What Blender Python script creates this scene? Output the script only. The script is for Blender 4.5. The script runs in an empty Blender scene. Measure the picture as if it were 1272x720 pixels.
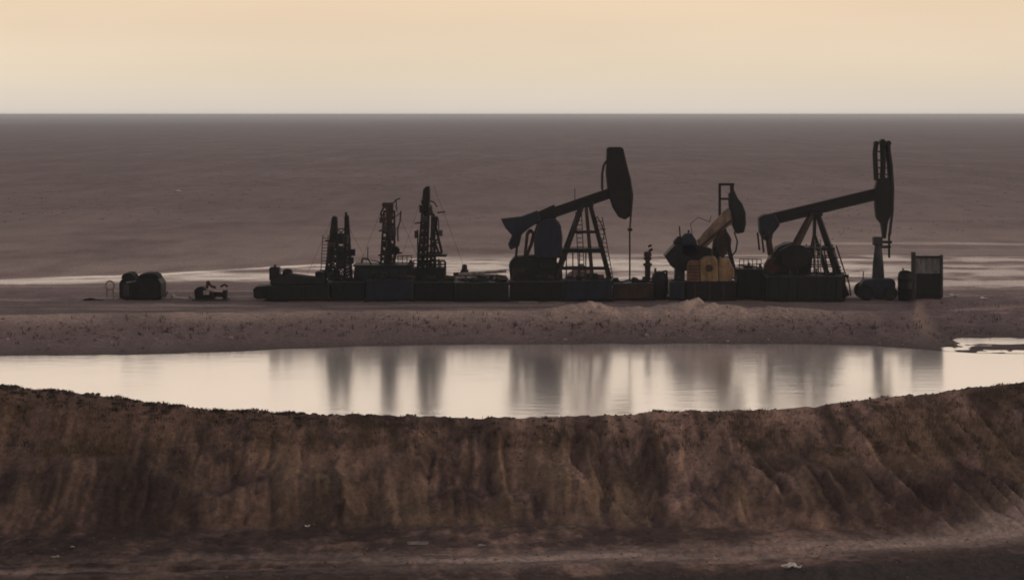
import bpy, bmesh, math, random
import numpy as np

random.seed(11)
rng = np.random.default_rng(5)
R = math.radians
S = bpy.context.scene

# ------------------------------------------------------------------ camera
F = 2374.0            # focal length in photograph pixels (1272 wide)
CAMH = 13.4           # eye height above the work pad, metres
cam_data = bpy.data.cameras.new('camera')
cam_data.sensor_width = 36.0
cam_data.lens = F * 36.0 / 1272.0
cam_data.shift_y = -218.0 / 1272.0
cam_data.clip_start = 0.5
cam_data.clip_end = 120000.0
cam = bpy.data.objects.new('camera', cam_data)
S.collection.objects.link(cam)
cam.location = (0, 0, CAMH)
cam.rotation_euler = (R(90), 0, 0)
S.camera = cam

# ------------------------------------------------------------------ world, sun, exposure
SUN_EL, SUN_AZ = R(9.0), R(100.0)      # azimuth clockwise from the view direction (+Y)
world = bpy.data.worlds.new('World')
S.world = world
world.use_nodes = True
wn, wl = world.node_tree.nodes, world.node_tree.links
wn.clear()
w_out = wn.new('ShaderNodeOutputWorld')
w_bg = wn.new('ShaderNodeBackground')
w_sky = wn.new('ShaderNodeTexSky')
w_sky.sky_type = 'NISHITA'
w_sky.sun_disc = False
w_sky.sun_elevation = SUN_EL
w_sky.sun_rotation = SUN_AZ
w_sky.altitude = 0.0
w_sky.air_density = 1.0
w_sky.dust_density = 1.5
w_sky.ozone_density = 1.0
w_bg.inputs['Strength'].default_value = 0.012
# a veil of thin high cloud over the clear sky: same all round, warm and bright low down, mauve-grey overhead
w_tc = wn.new('ShaderNodeTexCoord')
w_sep = wn.new('ShaderNodeSeparateXYZ')
wl.new(w_tc.outputs['Generated'], w_sep.inputs[0])
w_ramp = wn.new('ShaderNodeValToRGB')
VEIL = [(0.0, (0.66, 0.59, 0.525)), (0.022, (0.735, 0.62, 0.48)), (0.060, (0.79, 0.60, 0.43)), (0.15, (0.91, 0.755, 0.62)),
        (0.35, (0.46, 0.375, 0.345)), (0.65, (0.22, 0.195, 0.21)), (1.0, (0.15, 0.145, 0.175))]
els = w_ramp.color_ramp.elements
while len(els) < len(VEIL):
    els.new(0.5)
for e, (p, c) in zip(els, VEIL):
    e.position = p
    e.color = (*c, 1)
wl.new(w_sep.outputs['Z'], w_ramp.inputs['Fac'])
w_noise = wn.new('ShaderNodeTexNoise')                      # faint unevenness of the veil
w_noise.inputs['Scale'].default_value = 3.0
w_noise.inputs['Detail'].default_value = 4.0
w_map = wn.new('ShaderNodeMapping')
w_map.inputs['Scale'].default_value = (1.0, 1.0, 6.0)
wl.new(w_tc.outputs['Generated'], w_map.inputs[0])
wl.new(w_map.outputs[0], w_noise.inputs['Vector'])
w_nr = wn.new('ShaderNodeMapRange')
w_nr.inputs['To Min'].default_value = 0.88
w_nr.inputs['To Max'].default_value = 1.12
wl.new(w_noise.outputs['Fac'], w_nr.inputs['Value'])
w_mul = wn.new('ShaderNodeMix'); w_mul.data_type = 'RGBA'; w_mul.blend_type = 'MULTIPLY'
w_mul.inputs[0].default_value = 1.0
wl.new(w_ramp.outputs[0], w_mul.inputs[6]); wl.new(w_nr.outputs[0], w_mul.inputs[7])
w_veil = wn.new('ShaderNodeBackground')
w_veil.inputs['Strength'].default_value = 1.03
wl.new(w_mul.outputs[2], w_veil.inputs['Color'])
w_add = wn.new('ShaderNodeAddShader')
wl.new(w_sky.outputs[0], w_bg.inputs['Color'])
wl.new(w_bg.outputs[0], w_add.inputs[0])
wl.new(w_veil.outputs[0], w_add.inputs[1])
wl.new(w_add.outputs[0], w_out.inputs['Surface'])

sun_data = bpy.data.lights.new('sun', 'SUN')
sun_data.energy = 0.9
sun_data.angle = R(14)
sun_data.color = (1.0, 0.78, 0.55)
sun = bpy.data.objects.new('sun', sun_data)
S.collection.objects.link(sun)
# light travels from the sun (ahead and to the right) towards the camera
sun.rotation_euler = (R(90) - SUN_EL, 0, math.pi - SUN_AZ)

S.view_settings.view_transform = 'Standard'
S.view_settings.look = 'None'
S.view_settings.exposure = 0.0
S.view_settings.gamma = 1.0
S.view_settings.use_curve_mapping = False
S.render.engine = 'CYCLES'
S.cycles.use_denoising = True
S.cycles.filter_width = 1.8
S.cycles.max_bounces = 6
S.cycles.volume_bounces = 1
S.cycles.caustics_reflective = False
S.cycles.caustics_refractive = False

# ------------------------------------------------------------------ materials
MATS = {}
def new_mat(name):
    m = bpy.data.materials.new(name)
    m.use_nodes = True
    nt = m.node_tree
    nt.nodes.clear()
    out = nt.nodes.new('ShaderNodeOutputMaterial')
    b = nt.nodes.new('ShaderNodeBsdfPrincipled')
    nt.links.new(b.outputs[0], out.inputs['Surface'])
    return m, nt, b

def noise(nt, scale, detail=4, rough=0.55, vec=None, stretch=None):
    n = nt.nodes.new('ShaderNodeTexNoise')
    n.inputs['Scale'].default_value = scale
    n.inputs['Detail'].default_value = detail
    n.inputs['Roughness'].default_value = rough
    if vec is None:
        tc = nt.nodes.new('ShaderNodeTexCoord')
        vec = tc.outputs['Object']
    if stretch:
        mp = nt.nodes.new('ShaderNodeMapping')
        mp.inputs['Scale'].default_value = stretch
        nt.links.new(vec, mp.inputs['Vector'])
        vec = mp.outputs[0]
    nt.links.new(vec, n.inputs['Vector'])
    return n.outputs['Fac']

def ramp(nt, fac, stops):
    r = nt.nodes.new('ShaderNodeValToRGB')
    e = r.color_ramp.elements
    while len(e) < len(stops):
        e.new(0.5)
    for i, (p, c) in enumerate(stops):
        e[i].position = p
        e[i].color = (*c, 1) if len(c) == 3 else c
    nt.links.new(fac, r.inputs['Fac'])
    return r.outputs['Color']

def mix(nt, fac, a, b, kind='MIX'):
    m = nt.nodes.new('ShaderNodeMix')
    m.data_type = 'RGBA'
    m.blend_type = kind
    for sock, v in ((m.inputs[0], fac), (m.inputs[6], a), (m.inputs[7], b)):
        if isinstance(v, (int, float)):
            sock.default_value = v
        elif isinstance(v, tuple):
            sock.default_value = (*v, 1)
        else:
            nt.links.new(v, sock)
    return m.outputs[2]

def bump(nt, b, h, strength, dist):
    bp = nt.nodes.new('ShaderNodeBump')
    bp.inputs['Strength'].default_value = strength
    bp.inputs['Distance'].default_value = dist
    nt.links.new(h, bp.inputs['Height'])
    nt.links.new(bp.outputs[0], b.inputs['Normal'])

def paint(name, col, dirt=(0.035, 0.026, 0.02), amount=0.5, rough=0.6, metal=0.0, scale=1.3):
    m, nt, b = new_mat(name)
    n1 = noise(nt, scale, 6, 0.65)
    n2 = noise(nt, scale * 3, 4, 0.6, stretch=(1, 1, 0.25))
    f = ramp(nt, n1, [(0.42, (0, 0, 0)), (0.42 + 0.35 / max(amount, .05) * .5, (1, 1, 1))])
    c = mix(nt, f, col, dirt)
    streak = ramp(nt, n2, [(0.35, (0.55, 0.55, 0.55)), (0.65, (1.15, 1.15, 1.15))])
    c = mix(nt, 1.0, c, streak, 'MULTIPLY')
    nt.links.new(c, b.inputs['Base Color'])
    b.inputs['Roughness'].default_value = rough
    b.inputs['Metallic'].default_value = metal
    b.inputs['Specular IOR Level'].default_value = 0.14
    bump(nt, b, n1, 0.25, 0.02)
    MATS[name] = m
    return m

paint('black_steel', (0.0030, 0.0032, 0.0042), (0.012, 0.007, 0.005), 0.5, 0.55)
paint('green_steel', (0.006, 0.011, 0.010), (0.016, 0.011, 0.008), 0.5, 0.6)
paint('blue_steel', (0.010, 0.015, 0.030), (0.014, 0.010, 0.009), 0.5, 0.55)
paint('slate_steel', (0.032, 0.033, 0.037), (0.020, 0.016, 0.014), 0.4, 0.55)
paint('grey_steel', (0.165, 0.16, 0.16), (0.06, 0.048, 0.04), 0.4, 0.5)
paint('rust_steel', (0.050, 0.029, 0.020), (0.009, 0.007, 0.006), 0.5, 0.75)
paint('yellow_paint', (0.24, 0.158, 0.085), (0.08, 0.05, 0.034), 0.5, 0.55)
paint('orange_paint', (0.16, 0.075, 0.042), (0.06, 0.033, 0.024), 0.5, 0.6)
paint('tan_paint', (0.24, 0.17, 0.13), (0.08, 0.055, 0.045), 0.45, 0.6)
paint('red_paint', (0.045, 0.014, 0.012), (0.015, 0.009, 0.008), 0.4, 0.55)
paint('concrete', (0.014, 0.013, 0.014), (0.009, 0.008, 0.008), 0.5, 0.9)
paint('rubber', (0.007, 0.007, 0.007), (0.016, 0.013, 0.011), 0.4, 0.85)
paint('olive_tarp', (0.013, 0.015, 0.013), (0.013, 0.011, 0.01), 0.5, 0.8)
paint('white_scrap', (0.75, 0.72, 0.68), (0.35, 0.29, 0.25), 0.3, 0.6, scale=4)
paint('pale_pipe', (0.33, 0.29, 0.26), (0.12, 0.085, 0.07), 0.5, 0.5)
paint('timber', (0.08, 0.062, 0.05), (0.04, 0.03, 0.025), 0.5, 0.85)

# ------------------------------------------------------------------ mesh helpers
class MB:
    def __init__(s):
        s.v, s.f = [], []
    def add(s, vs, fs):
        o = len(s.v)
        s.v += [tuple(map(float, p)) for p in vs]
        s.f += [tuple(i + o for i in q) for q in fs]
        return s
    def box(s, x0, x1, y0, y1, z0, z1):
        vs = [(x, y, z) for z in (z0, z1) for y in (y0, y1) for x in (x0, x1)]
        return s.add(vs, [(0, 2, 3, 1), (4, 5, 7, 6), (0, 1, 5, 4), (2, 6, 7, 3), (0, 4, 6, 2), (1, 3, 7, 5)])
    def bar(s, p, q, w, h=None):
        h = h or w
        p, q = np.array(p, float), np.array(q, float)
        a = q - p
        a /= np.linalg.norm(a) + 1e-9
        up = np.array((0, 0, 1.0)) if abs(a[2]) < 0.95 else np.array((0, 1.0, 0))
        u = np.cross(a, up); u /= np.linalg.norm(u)
        t = np.cross(u, a)
        vs = [c + i * u * w / 2 + j * t * h / 2 for c in (p, q) for i, j in ((-1, -1), (1, -1), (1, 1), (-1, 1))]
        return s.add(vs, [(0, 1, 2, 3), (7, 6, 5, 4), (0, 4, 5, 1), (1, 5, 6, 2), (2, 6, 7, 3), (3, 7, 4, 0)])
    def tube(s, p, q, r0, r1=None, n=8):
        r1 = r0 if r1 is None else r1
        p, q = np.array(p, float), np.array(q, float)
        a = q - p
        a /= np.linalg.norm(a) + 1e-9
        up = np.array((0, 0, 1.0)) if abs(a[2]) < 0.95 else np.array((0, 1.0, 0))
        u = np.cross(a, up); u /= np.linalg.norm(u)
        t = np.cross(u, a)
        vs = []
        for c, r in ((p, r0), (q, r1)):
            for k in range(n):
                g = 2 * math.pi * k / n
                vs.append(c + r * (math.cos(g) * u + math.sin(g) * t))
        fs = [(k, (k + 1) % n, n + (k + 1) % n, n + k) for k in range(n)]
        fs += [tuple(range(n - 1, -1, -1)), tuple(range(n, 2 * n))]
        return s.add(vs, fs)
    def path(s, pts, r, n=6):
        for a, b in zip(pts[:-1], pts[1:]):
            s.tube(a, b, r, r, n)
        return s
    def prism(s, poly, y0, y1):
        n = len(poly)
        vs = [(x, y0, z) for x, z in poly] + [(x, y1, z) for x, z in poly]
        fs = [tuple(range(n)), tuple(range(2 * n - 1, n - 1, -1))]
        fs += [((k + 1) % n, k, n + k, n + (k + 1) % n) for k in range(n)]
        return s.add(vs, fs)
    def lathe(s, c, prof, n=16):
        vs, fs = [], []
        for r, z in prof:
            for k in range(n):
                g = 2 * math.pi * k / n
                vs.append((c[0] + r * math.cos(g), c[1] + r * math.sin(g), c[2] + z))
        for j in range(len(prof) - 1):
            for k in range(n):
                fs.append((j * n + k, j * n + (k + 1) % n, (j + 1) * n + (k + 1) % n, (j + 1) * n + k))
        fs.append(tuple(range(n - 1, -1, -1)))
        m = (len(prof) - 1) * n
        fs.append(tuple(range(m, m + n)))
        return s.add(vs, fs)
    def build(s, name, mat, parent=None, bevel=0.0, smooth=False):
        me = bpy.data.meshes.new(name)
        off = parent_offset(parent)
        me.from_pydata([(a - off[0], b - off[1], c - off[2]) for a, b, c in s.v], [], s.f)
        bm = bmesh.new(); bm.from_mesh(me)
        bmesh.ops.recalc_face_normals(bm, faces=bm.faces)
        if bevel:
            es = [e for e in bm.edges if len(e.link_faces) == 2 and e.calc_face_angle(0) > 0.5]
            bmesh.ops.bevel(bm, geom=es, offset=bevel, segments=1, affect='EDGES', clamp_overlap=True)
        bm.to_mesh(me); bm.free()
        if smooth:
            for p in me.polygons:
                p.use_smooth = True
        me.materials.append(MATS[mat] if isinstance(mat, str) else mat)
        o = bpy.data.objects.new(name, me)
        S.collection.objects.link(o)
        if parent is not None:
            o.parent = parent
        return o

def parent_offset(p):
    x = y = z = 0.0
    while p is not None:
        x += p.location.x; y += p.location.y; z += p.location.z
        p = p.parent
    return x, y, z

def tag(o, label, cat, group=None):
    o['label'] = label
    o['category'] = cat
    if group:
        o['group'] = group
    return o

def thing(name, loc, label, cat, group=None):
    o = bpy.data.objects.new(name, None)
    o.empty_display_size = 0.3
    S.collection.objects.link(o)
    o.location = loc
    return tag(o, label, cat, group)

class View:
    """measures taken off the photograph, turned into metres for a thing standing d metres away"""
    def __init__(s, d):
        s.d, s.s = d, d / F
    def x(s, px):
        return (px - 636.0) * s.s
    def z(s, py):
        return CAMH - (py - 142.0) * s.s
    def p(s, px, py, dy=0.0):
        return (s.x(px), s.d + dy, s.z(py))
    def poly(s, pts):
        return [(s.x(a), s.z(b)) for a, b in pts]

# ------------------------------------------------------------------ numpy noise
def hash2(ix, iy, seed):
    h = (ix.astype(np.int64) * 374761393 + iy.astype(np.int64) * 668265263 + seed * 974711) & 0x7fffffff
    h = ((h ^ (h >> 13)) * 1274126177) & 0x7fffffff
    h = (h ^ (h >> 16)) & 0xffff
    return h / 65535.0

def vnoise(x, y, seed=0):
    ix, iy = np.floor(x), np.floor(y)
    fx, fy = x - ix, y - iy
    fx = fx * fx * fx * (fx * (fx * 6 - 15) + 10)
    fy = fy * fy * fy * (fy * (fy * 6 - 15) + 10)
    a, b = hash2(ix, iy, seed), hash2(ix + 1, iy, seed)
    c, d = hash2(ix, iy + 1, seed), hash2(ix + 1, iy + 1, seed)
    return (a + (b - a) * fx) * (1 - fy) + (c + (d - c) * fx) * fy - 0.5

def fbm(x, y, seed=0, octv=4, gain=0.5):
    t, a, s = 0.0, 1.0, 0.0
    for k in range(octv):
        t = t + a * vnoise(x * 2 ** k + 17.3 * k, y * 2 ** k - 9.1 * k, seed + k)
        s += a
        a *= gain
    return t / s * 2.0

def sstep(a, b, x):
    t = np.clip((x - a) / (b - a), 0, 1)
    return t * t * (3 - 2 * t)

# ------------------------------------------------------------------ terrain
WATER = -1.3
def tab(px, xs, ys):
    return np.interp(px, xs, ys)

def near_crest_z(x):
    px = 636 + x / 85.0 * F
    py = tab(px, [-900, -300, 0, 100, 250, 380, 540, 640, 760, 900, 1040, 1140, 1200, 1272, 1500, 2200],
             [455, 468, 481, 491, 508, 514.5, 519, 521.5, 516.5, 511, 502.5, 490, 483, 475, 466, 455])
    return CAMH - (py - 142) * 85.0 / F

def shore_y(x):
    px = 636 + x / 122.0 * F
    py = tab(px, [-600, 0, 100, 200, 330, 450, 600, 800, 1000, 1080, 1150, 1190, 1272, 1700],
             [443, 441.5, 441, 440, 435, 430, 428, 427, 427, 429, 435, 438.5, 440, 442])
    return (CAMH - WATER) * F / (py - 142)

def bank_top_y(x):
    px = 636 + x / 127.0 * F
    py = tab(px, [-600, 0, 200, 400, 700, 900, 1100, 1272, 1700], [397, 396, 393, 391, 390.5, 390.5, 391, 394, 396])
    return CAMH * F / (py - 142) + 9.5 * sstep(26.5, 29.5, x)      # low mud flat at the right end

def height(x, y):
    # work pad and plain
    far = np.clip((y - 128) / 60.0, 0, 1)
    pad = 0.05 * fbm(x * 0.35, y * 0.35, 3) + 0.035 * fbm(x * 1.7, y * 1.7, 9, 3)
    pad = pad + far * 0.12 * fbm(x * 0.02, y * 0.02, 21) - 0.02
    # far off the land falls away slightly to the left
    side_l = sstep(0.02, -0.26, x / np.maximum(y, 50.0))
    pad = pad - 0.0021 * side_l * np.maximum(y - 2500.0, 0) * (y > 0)
    # far bank: crest ridge, slope to the shore
    sy = shore_y(x) + 0.55 * fbm(x * 0.35, x * 0 + 3.3, 31, 4)
    by = bank_top_y(x) + 0.4 * fbm(x * 0.25, x * 0 + 8.8, 37, 3)
    ridge = 0.22 * np.exp(-((y - by - 0.6) / 1.3) ** 2)
    ridge = ridge + 0.62 * np.exp(-np.abs((x - 5.1) / 2.6) ** 1.6 - ((y - by - 0.6) / 1.4) ** 2)
    ridge = ridge + 0.85 * np.exp(-np.abs((x - 12.1) / 2.4) ** 1.6 - ((y - by - 0.8) / 1.5) ** 2)
    ridge = ridge + 0.34 * np.exp(-((x - 17.3) / 2.6) ** 2 - ((y - by - 0.6) / 1.2) ** 2)
    land = pad + ridge * (0.8 + 0.5 * fbm(x * 1.2, y * 1.2, 5, 3))
    t = np.clip((y - sy) / np.maximum(by - sy, 0.5), -3, 1)
    prof = np.where(t > 0, np.power(np.clip(t, 0, 1), 1.15 + 2.6 * sstep(25, 29, x)), t * 0.5)
    bank = WATER + (land - WATER) * prof
    lump = 0.10 * fbm(x * 1.1, y * 0.9, 55, 4) * sstep(0.02, 0.3, t) * (1 - sstep(0.85, 1.0, t))
    zf = np.where(t >= 1, land, bank + lump)
    # inlet on the right, behind a spit of mud
    inlet = sstep(28.6, 29.6, x + 0.8 * fbm(y * 0.3, x * 0.1, 77, 3)) * sstep(122.0, 122.6, y + 0.3 * fbm(x * .4, y * 0, 78, 3)) * (1 - sstep(125.4, 126.2, y))
    zf = zf * (1 - inlet) + (WATER - 0.12) * inlet
    spit = sstep(27.5, 29.5, x) * np.exp(-((y - 120.2 - 0.4 * fbm(x * .3, y * 0, 79, 3)) / 1.15) ** 4)
    zf = np.maximum(zf, (WATER + 0.10 + 0.05 * fbm(x * 1.2, y * 1.2, 80, 3)) * spit + (WATER - 0.5) * (1 - spit))
    # pond bed
    zf = np.maximum(zf, WATER - 0.9 + 0.1 * fbm(x * .3, y * .3, 12))
    # near embankment: crest at y = 85, outer face towards the camera
    cy = 85.0 + 0.35 * fbm(x * 0.12, x * 0, 61, 3)
    cz = near_crest_z(x) + 0.13 * fbm(x * 0.45, y * 0.25, 63, 4) + 0.09 * fbm(x * 2.0, y * 1.3, 64, 3)
    inner = cz - np.maximum(y - cy - 0.35, 0) * 0.85
    v = np.maximum(cy - y, 0)                        # distance down the outer face (plan)
    foot = -3.75
    drop = cz - foot
    run = drop / 0.70
    u = np.clip(v / run, 0, 1.6)
    slantk = 0.10 + 0.55 * sstep(4, 22, x) - 0.12 * sstep(-4, -20, x)
    xs = x - v * slantk + 0.6 * fbm(x * 0.25, y * 0.3, 71, 3)
    ridged = 1 - np.abs(fbm(xs * 0.75, v * 0.10, 81, 3)) * 2.0
    ridged2 = 1 - np.abs(fbm(xs * 2.1, v * 0.22, 83, 3)) * 2.0
    env = sstep(0.02, 0.22, u) * (1 - sstep(0.75, 1.08, u))
    lobes = fbm(x * 0.22, v * 0.30, 91, 3)
    # slump hollows: steeper scars with a fan of loose soil under each
    fan = np.zeros_like(x)
    for fx, fw, fv, a in ((-17.5, 2.2, 2.4, .4), (-12.8, 1.4, 3.6, .3), (-9.0, 2.6, 2.6, .38), (-5.0, 1.6, 4.6, .45), (-1.4, 1.8, 3.0, .32),
                          (2.2, 1.3, 2.2, .3), (5.5, 1.8, 4.2, .3), (9.5, 1.4, 2.6, .3), (13.0, 1.9, 2.2, .42), (16.8, 1.7, 3.4, .3)):
        dx = (x - v * slantk * 0.6 - fx) / (fw * (0.45 + 0.22 * v))
        fan = fan + a * np.exp(-dx ** 4 * 1.2) * (np.exp(-((v - fv - 1.2) / 1.0) ** 2) - 0.8 * np.exp(-((v - fv + 0.6) / 0.8) ** 2))
    base = drop * np.where(u < 1, 1 - u + 0.045 * np.sin(math.pi * np.clip(u, 0, 1)) * -1.6, 0)
    base = np.maximum(base, 0)
    outer = foot + base + env * (0.42 * (ridged - 0.55) * (0.45 + 1.1 * sstep(-14, 4, x)) + 0.28 * (ridged2 - 0.55) * (0.45 + 0.55 * sstep(-14, 2, x)) + 0.06 * (1 - 2 * np.abs(fbm(xs * 5.5, v * .5, 87, 2))) + 0.22 * lobes + 0.85 * fan + 0.10 * fbm(x * 1.3, v * 1.3, 88, 4))
    outer = outer + 0.07 * fbm(x * 2.6, y * 2.6, 95, 3) * sstep(0.05, 0.2, u)
    # foot: spoil ridge, track with ruts, ground before it
    g = sstep(0.95, 1.25, u)
    rut_y = 74.2 + 0.09 * x + 0.0058 * np.maximum(x, 0) ** 2 * (x < 40) + 0.5 * fbm(x * 0.06, x * 0, 99, 2)
    ruts = sum(-0.09 * np.exp(-((y - rut_y - o) / 0.22) ** 2) for o in (-0.8, 0.8)) + 0.06 * np.exp(-((y - rut_y) / 0.35) ** 2)
    outer = outer + g * (ruts + 0.10 * fbm(x * 0.25, y * 0.5, 101, 4) + 0.06 * fbm(x * 1.5, y * 1.5, 103, 3))
    # shallow ditch at lower right
    outer = outer - 0.35 * sstep(71.9 + 0.17 * (x - 7), 70.7 + 0.17 * (x - 7), y) * sstep(1, 6, x)
    near = np.where(v > 0, outer, inner)
    crest_noise = 0.085 * np.maximum(fbm(x * 4.0, y * 3.0, 65, 3), -0.1) * (0.6 + 0.8 * sstep(0, -14, x)) * np.exp(-((y - cy) / 0.8) ** 2)
    near = near + crest_noise
    lim = sstep(60, 400, -y)                         # far behind the camera the land evens out
    z = np.maximum(near, zf)
    z = np.where(y < cy, near, z)
    side = sstep(70, 110, np.abs(x)) * (y > 60) * (y < 135)
    z = z * (1 - side) + np.maximum(z, -0.2) * side
    return z * (1 - lim) + foot * lim

def axis(segs, start):
    out = [start]
    for end, step, grow in segs:
        while out[-1] < end:
            out.append(out[-1] + step)
            step *= grow
    return np.array(out)

xp = axis([(25, 0.105, 1.0), (45, 0.2, 1.0), (120, 0.4, 1.08), (25000, 6.0, 1.3)], 0.0)
xs_ = np.concatenate([-xp[:0:-1], xp])
yf = axis([(80, 0.09, 1.0), (87.5, 0.07, 1.0), (114, 1.2, 1.0), (131, 0.11, 1.0), (200, 0.25, 1.01), (25000, 1.0, 1.07)], 68.0)
yb = -axis([(25000, 0.5, 1.35)], -67.9)
ys_ = np.concatenate([yb[::-1], yf])
X, Y = np.meshgrid(xs_, ys_)
Z = height(X, Y)
ny, nx = X.shape
co = np.stack([X, Y, Z], -1).reshape(-1, 3).astype(np.float32)
ii = np.arange(ny * nx).reshape(ny, nx)
quads = np.stack([ii[:-1, :-1], ii[:-1, 1:], ii[1:, 1:], ii[1:, :-1]], -1).reshape(-1, 4).astype(np.int32)
gm = bpy.data.meshes.new('ground')
gm.vertices.add(len(co)); gm.vertices.foreach_set('co', co.ravel())
gm.loops.add(quads.size); gm.loops.foreach_set('vertex_index', quads.ravel())
gm.polygons.add(len(quads))
gm.polygons.foreach_set('loop_start', np.arange(0, quads.size, 4, dtype=np.int32))
gm.polygons.foreach_set('use_smooth', np.ones(len(quads), bool))
gm.update()
ground = bpy.data.objects.new('ground', gm)
S.collection.objects.link(ground)
ground['kind'] = 'structure'

# soil kinds as masks over the land: pale salt crust, dry grass/ochre, damp dark soil, worn track; plus painted light and shade on the embankment
cyv = 85.0
vv = np.maximum(cyv - Y, 0)
PX = 636 + X / np.maximum(Y, 1) * F
PY = 142 + (CAMH - Z) * F / np.maximum(Y, 1)
# salt flat behind the pad
upper = np.interp(X, [-70, -44, -30, -16.5, -6.5, 8.5, 24, 33, 51, 80], [150, 155, 161.5, 173, 181, 184, 183, 188, 186, 180])
lower = np.interp(X, [-70, -44, -30, -16, 0, 15, 30, 40, 51, 80], [145, 147.5, 151, 152, 147, 147, 147, 146, 147, 148])
wob = 2.0 * fbm(X * 0.07, Y * 0.22, 201, 4)
salt = sstep(lower - 1.5, lower + 4.5, Y + wob) * (1 - sstep(upper - 4.0 - 6 * sstep(-20, 0, X), upper + 1.5 + 4 * sstep(-20, 0, X), Y + (0.45 + 1.0 * sstep(-20, 0, X)) * wob))
salt = salt * np.clip(0.50 + 1.0 * fbm(X * 0.05, Y * 0.30, 207, 5, .6) + 0.45 * fbm(X * 0.4, Y * 0.5, 208, 3) + 0.12 * sstep(lower, upper, Y), 0.10, 0.80)
edge = np.exp(-((Y + 0.45 * wob - upper + 1.6) / 1.5) ** 2) * np.clip(0.90 + 0.9 * fbm(X * 0.06, Y * 0.2, 211, 4), 0, 1) * (1 - 0.65 * sstep(30, 42, X)) * (1 - 0.45 * sstep(-18, -2, X))
edge2 = 0.5 * np.exp(-((Y + 0.5 * wob - upper - 11) / 2.0) ** 2) * np.clip(0.2 + 1.6 * fbm(X * 0.05, Y * 0.1, 215, 3), 0, 1) * sstep(8, 28, X)
salt = salt * (1 - 0.3 * sstep(26, 38, X))
salt = np.clip(np.maximum(salt, np.maximum(edge, edge2)), 0, 1)
dust = np.exp(-np.maximum(Y - upper, 0) / 75.0) * (Y > 128) * np.clip(0.70 + 0.15 * sstep(-10, 10, X) + 0.8 * fbm(X * 0.05, Y * 0.06, 271, 4) + 0.5 * fbm(X * 0.3, Y * 0.15, 273, 3), 0, 1)
dust = dust * np.where(Y < upper, 0.35 * sstep(140, 148, Y), 0.75)
streak = sstep(0.05, 0.45, fbm(X * 0.045, Y * 0.55, 275, 5, .6) + 0.25 * fbm(X * 0.5, Y * 1.1, 277, 3)) * sstep(127.5, 129.5, Y) * (1 - sstep(148, 156, Y))
slk = 0.10 + 0.55 * sstep(4, 22, X) - 0.12 * sstep(-4, -20, X)
soil_rill_light = np.clip(0.5 + 0.75 * fbm((X - vv * slk + 0.4 * fbm(X * .4, Y * .4, 251, 2)) * 1.7, vv * 0.30, 253, 5, .6) + 0.95 * fbm(X * 0.33, vv * 0.45, 257, 5, .6) + 0.4 * fbm(X * 2.5, vv * 2.2, 256, 3) + 0.32 * (1 - sstep(1.5, 4.6, vv + 0.9 * fbm(X * .5, Y * .5, 258, 3))) - 0.12, 0, 1)  # lit and dark rill streaks painted in, with soil mottling and paler upper soil
left_shade = sstep(6, -16, X + 5 * fbm(X * 0.12, Y * 0.3, 259, 3)) * (Y < 86) * (Y > 55)  # shade on the left of the face, put into the soil colour
ochre = np.clip(0.02 + 0.75 * fbm(X * 0.30 - vv * 0.1, vv * 0.40, 221, 5) + 0.55 * fbm((X - vv * slk) * 1.4, vv * 0.22, 223, 4), 0, 1) * sstep(0.4, 1.2, vv) * (1 - sstep(4.5, 6.5, vv))
ochre = ochre * (Y < 86) * (Y > 60)
pale_bank = np.exp(-((Y - bank_top_y(X) - 0.2) / 1.7) ** 2) * (Y > 110) * np.clip(0.85 + 0.9 * fbm(X * 0.2, Y * 0.3, 267, 4), 0, 1) * (1 - sstep(21, 26, X))
trk = 74.2 + 0.09 * X + 0.0058 * np.maximum(X, 0) ** 2 * (X < 40)
track = (np.exp(-((Y - trk + 0.4) / 1.3) ** 2) * np.clip(0.62 + 0.02 * X + 0.9 * fbm(X * 0.10, (Y - 0.11 * X) * 1.6, 231, 4), 0, 1)) * (Y < 80) * (Y > 60)
damp = sstep(71.9 + 0.14 * (X - 7) + 0.006 * np.maximum(X - 5, 0) ** 2 * (X < 40), 71.4 + 0.14 * (X - 7) + 0.006 * np.maximum(X - 5, 0) ** 2 * (X < 40), Y + 0.4 * fbm(X * 0.3, Y * 0.5, 241, 4)) * sstep(-3, 5, X) * (Y > 55)
shore = np.exp(-np.clip(Z - WATER, 0, 9) / 0.36) * (Y > 86) * (Y < 130)
oily = 0.42 * sstep(1.2, 2.4, Y - bank_top_y(X)) * (1 - sstep(137.5, 141.5, Y + fbm(X * .3, Y * .5, 263, 3))) * (Y > 110) * np.clip(0.75 + 0.9 * fbm(X * 0.12, Y * 0.6, 265, 4), 0, 1) * sstep(-44, -30, X) * (1 - sstep(30, 40, X))
damp = np.clip(damp + shore * 0.7 + oily, 0, 1)
def attr(name, arr):
    a = gm.attributes.new(name, 'FLOAT', 'POINT')
    a.data.foreach_set('value', arr.reshape(-1).astype(np.float32))
attr('salt', salt); attr('ochre', ochre); attr('track', np.clip(track + 1.0 * pale_bank, 0, 1)); attr('damp', damp)
attr('dust', np.clip(dust + 0.6 * streak, 0, 1)); attr('soil_rill_light', soil_rill_light); attr('left_shade', left_shade)
attr('face', ((Y < 86) & (Y > 55)).astype(float) * sstep(-1, 0.2, cyv - Y))

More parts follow.
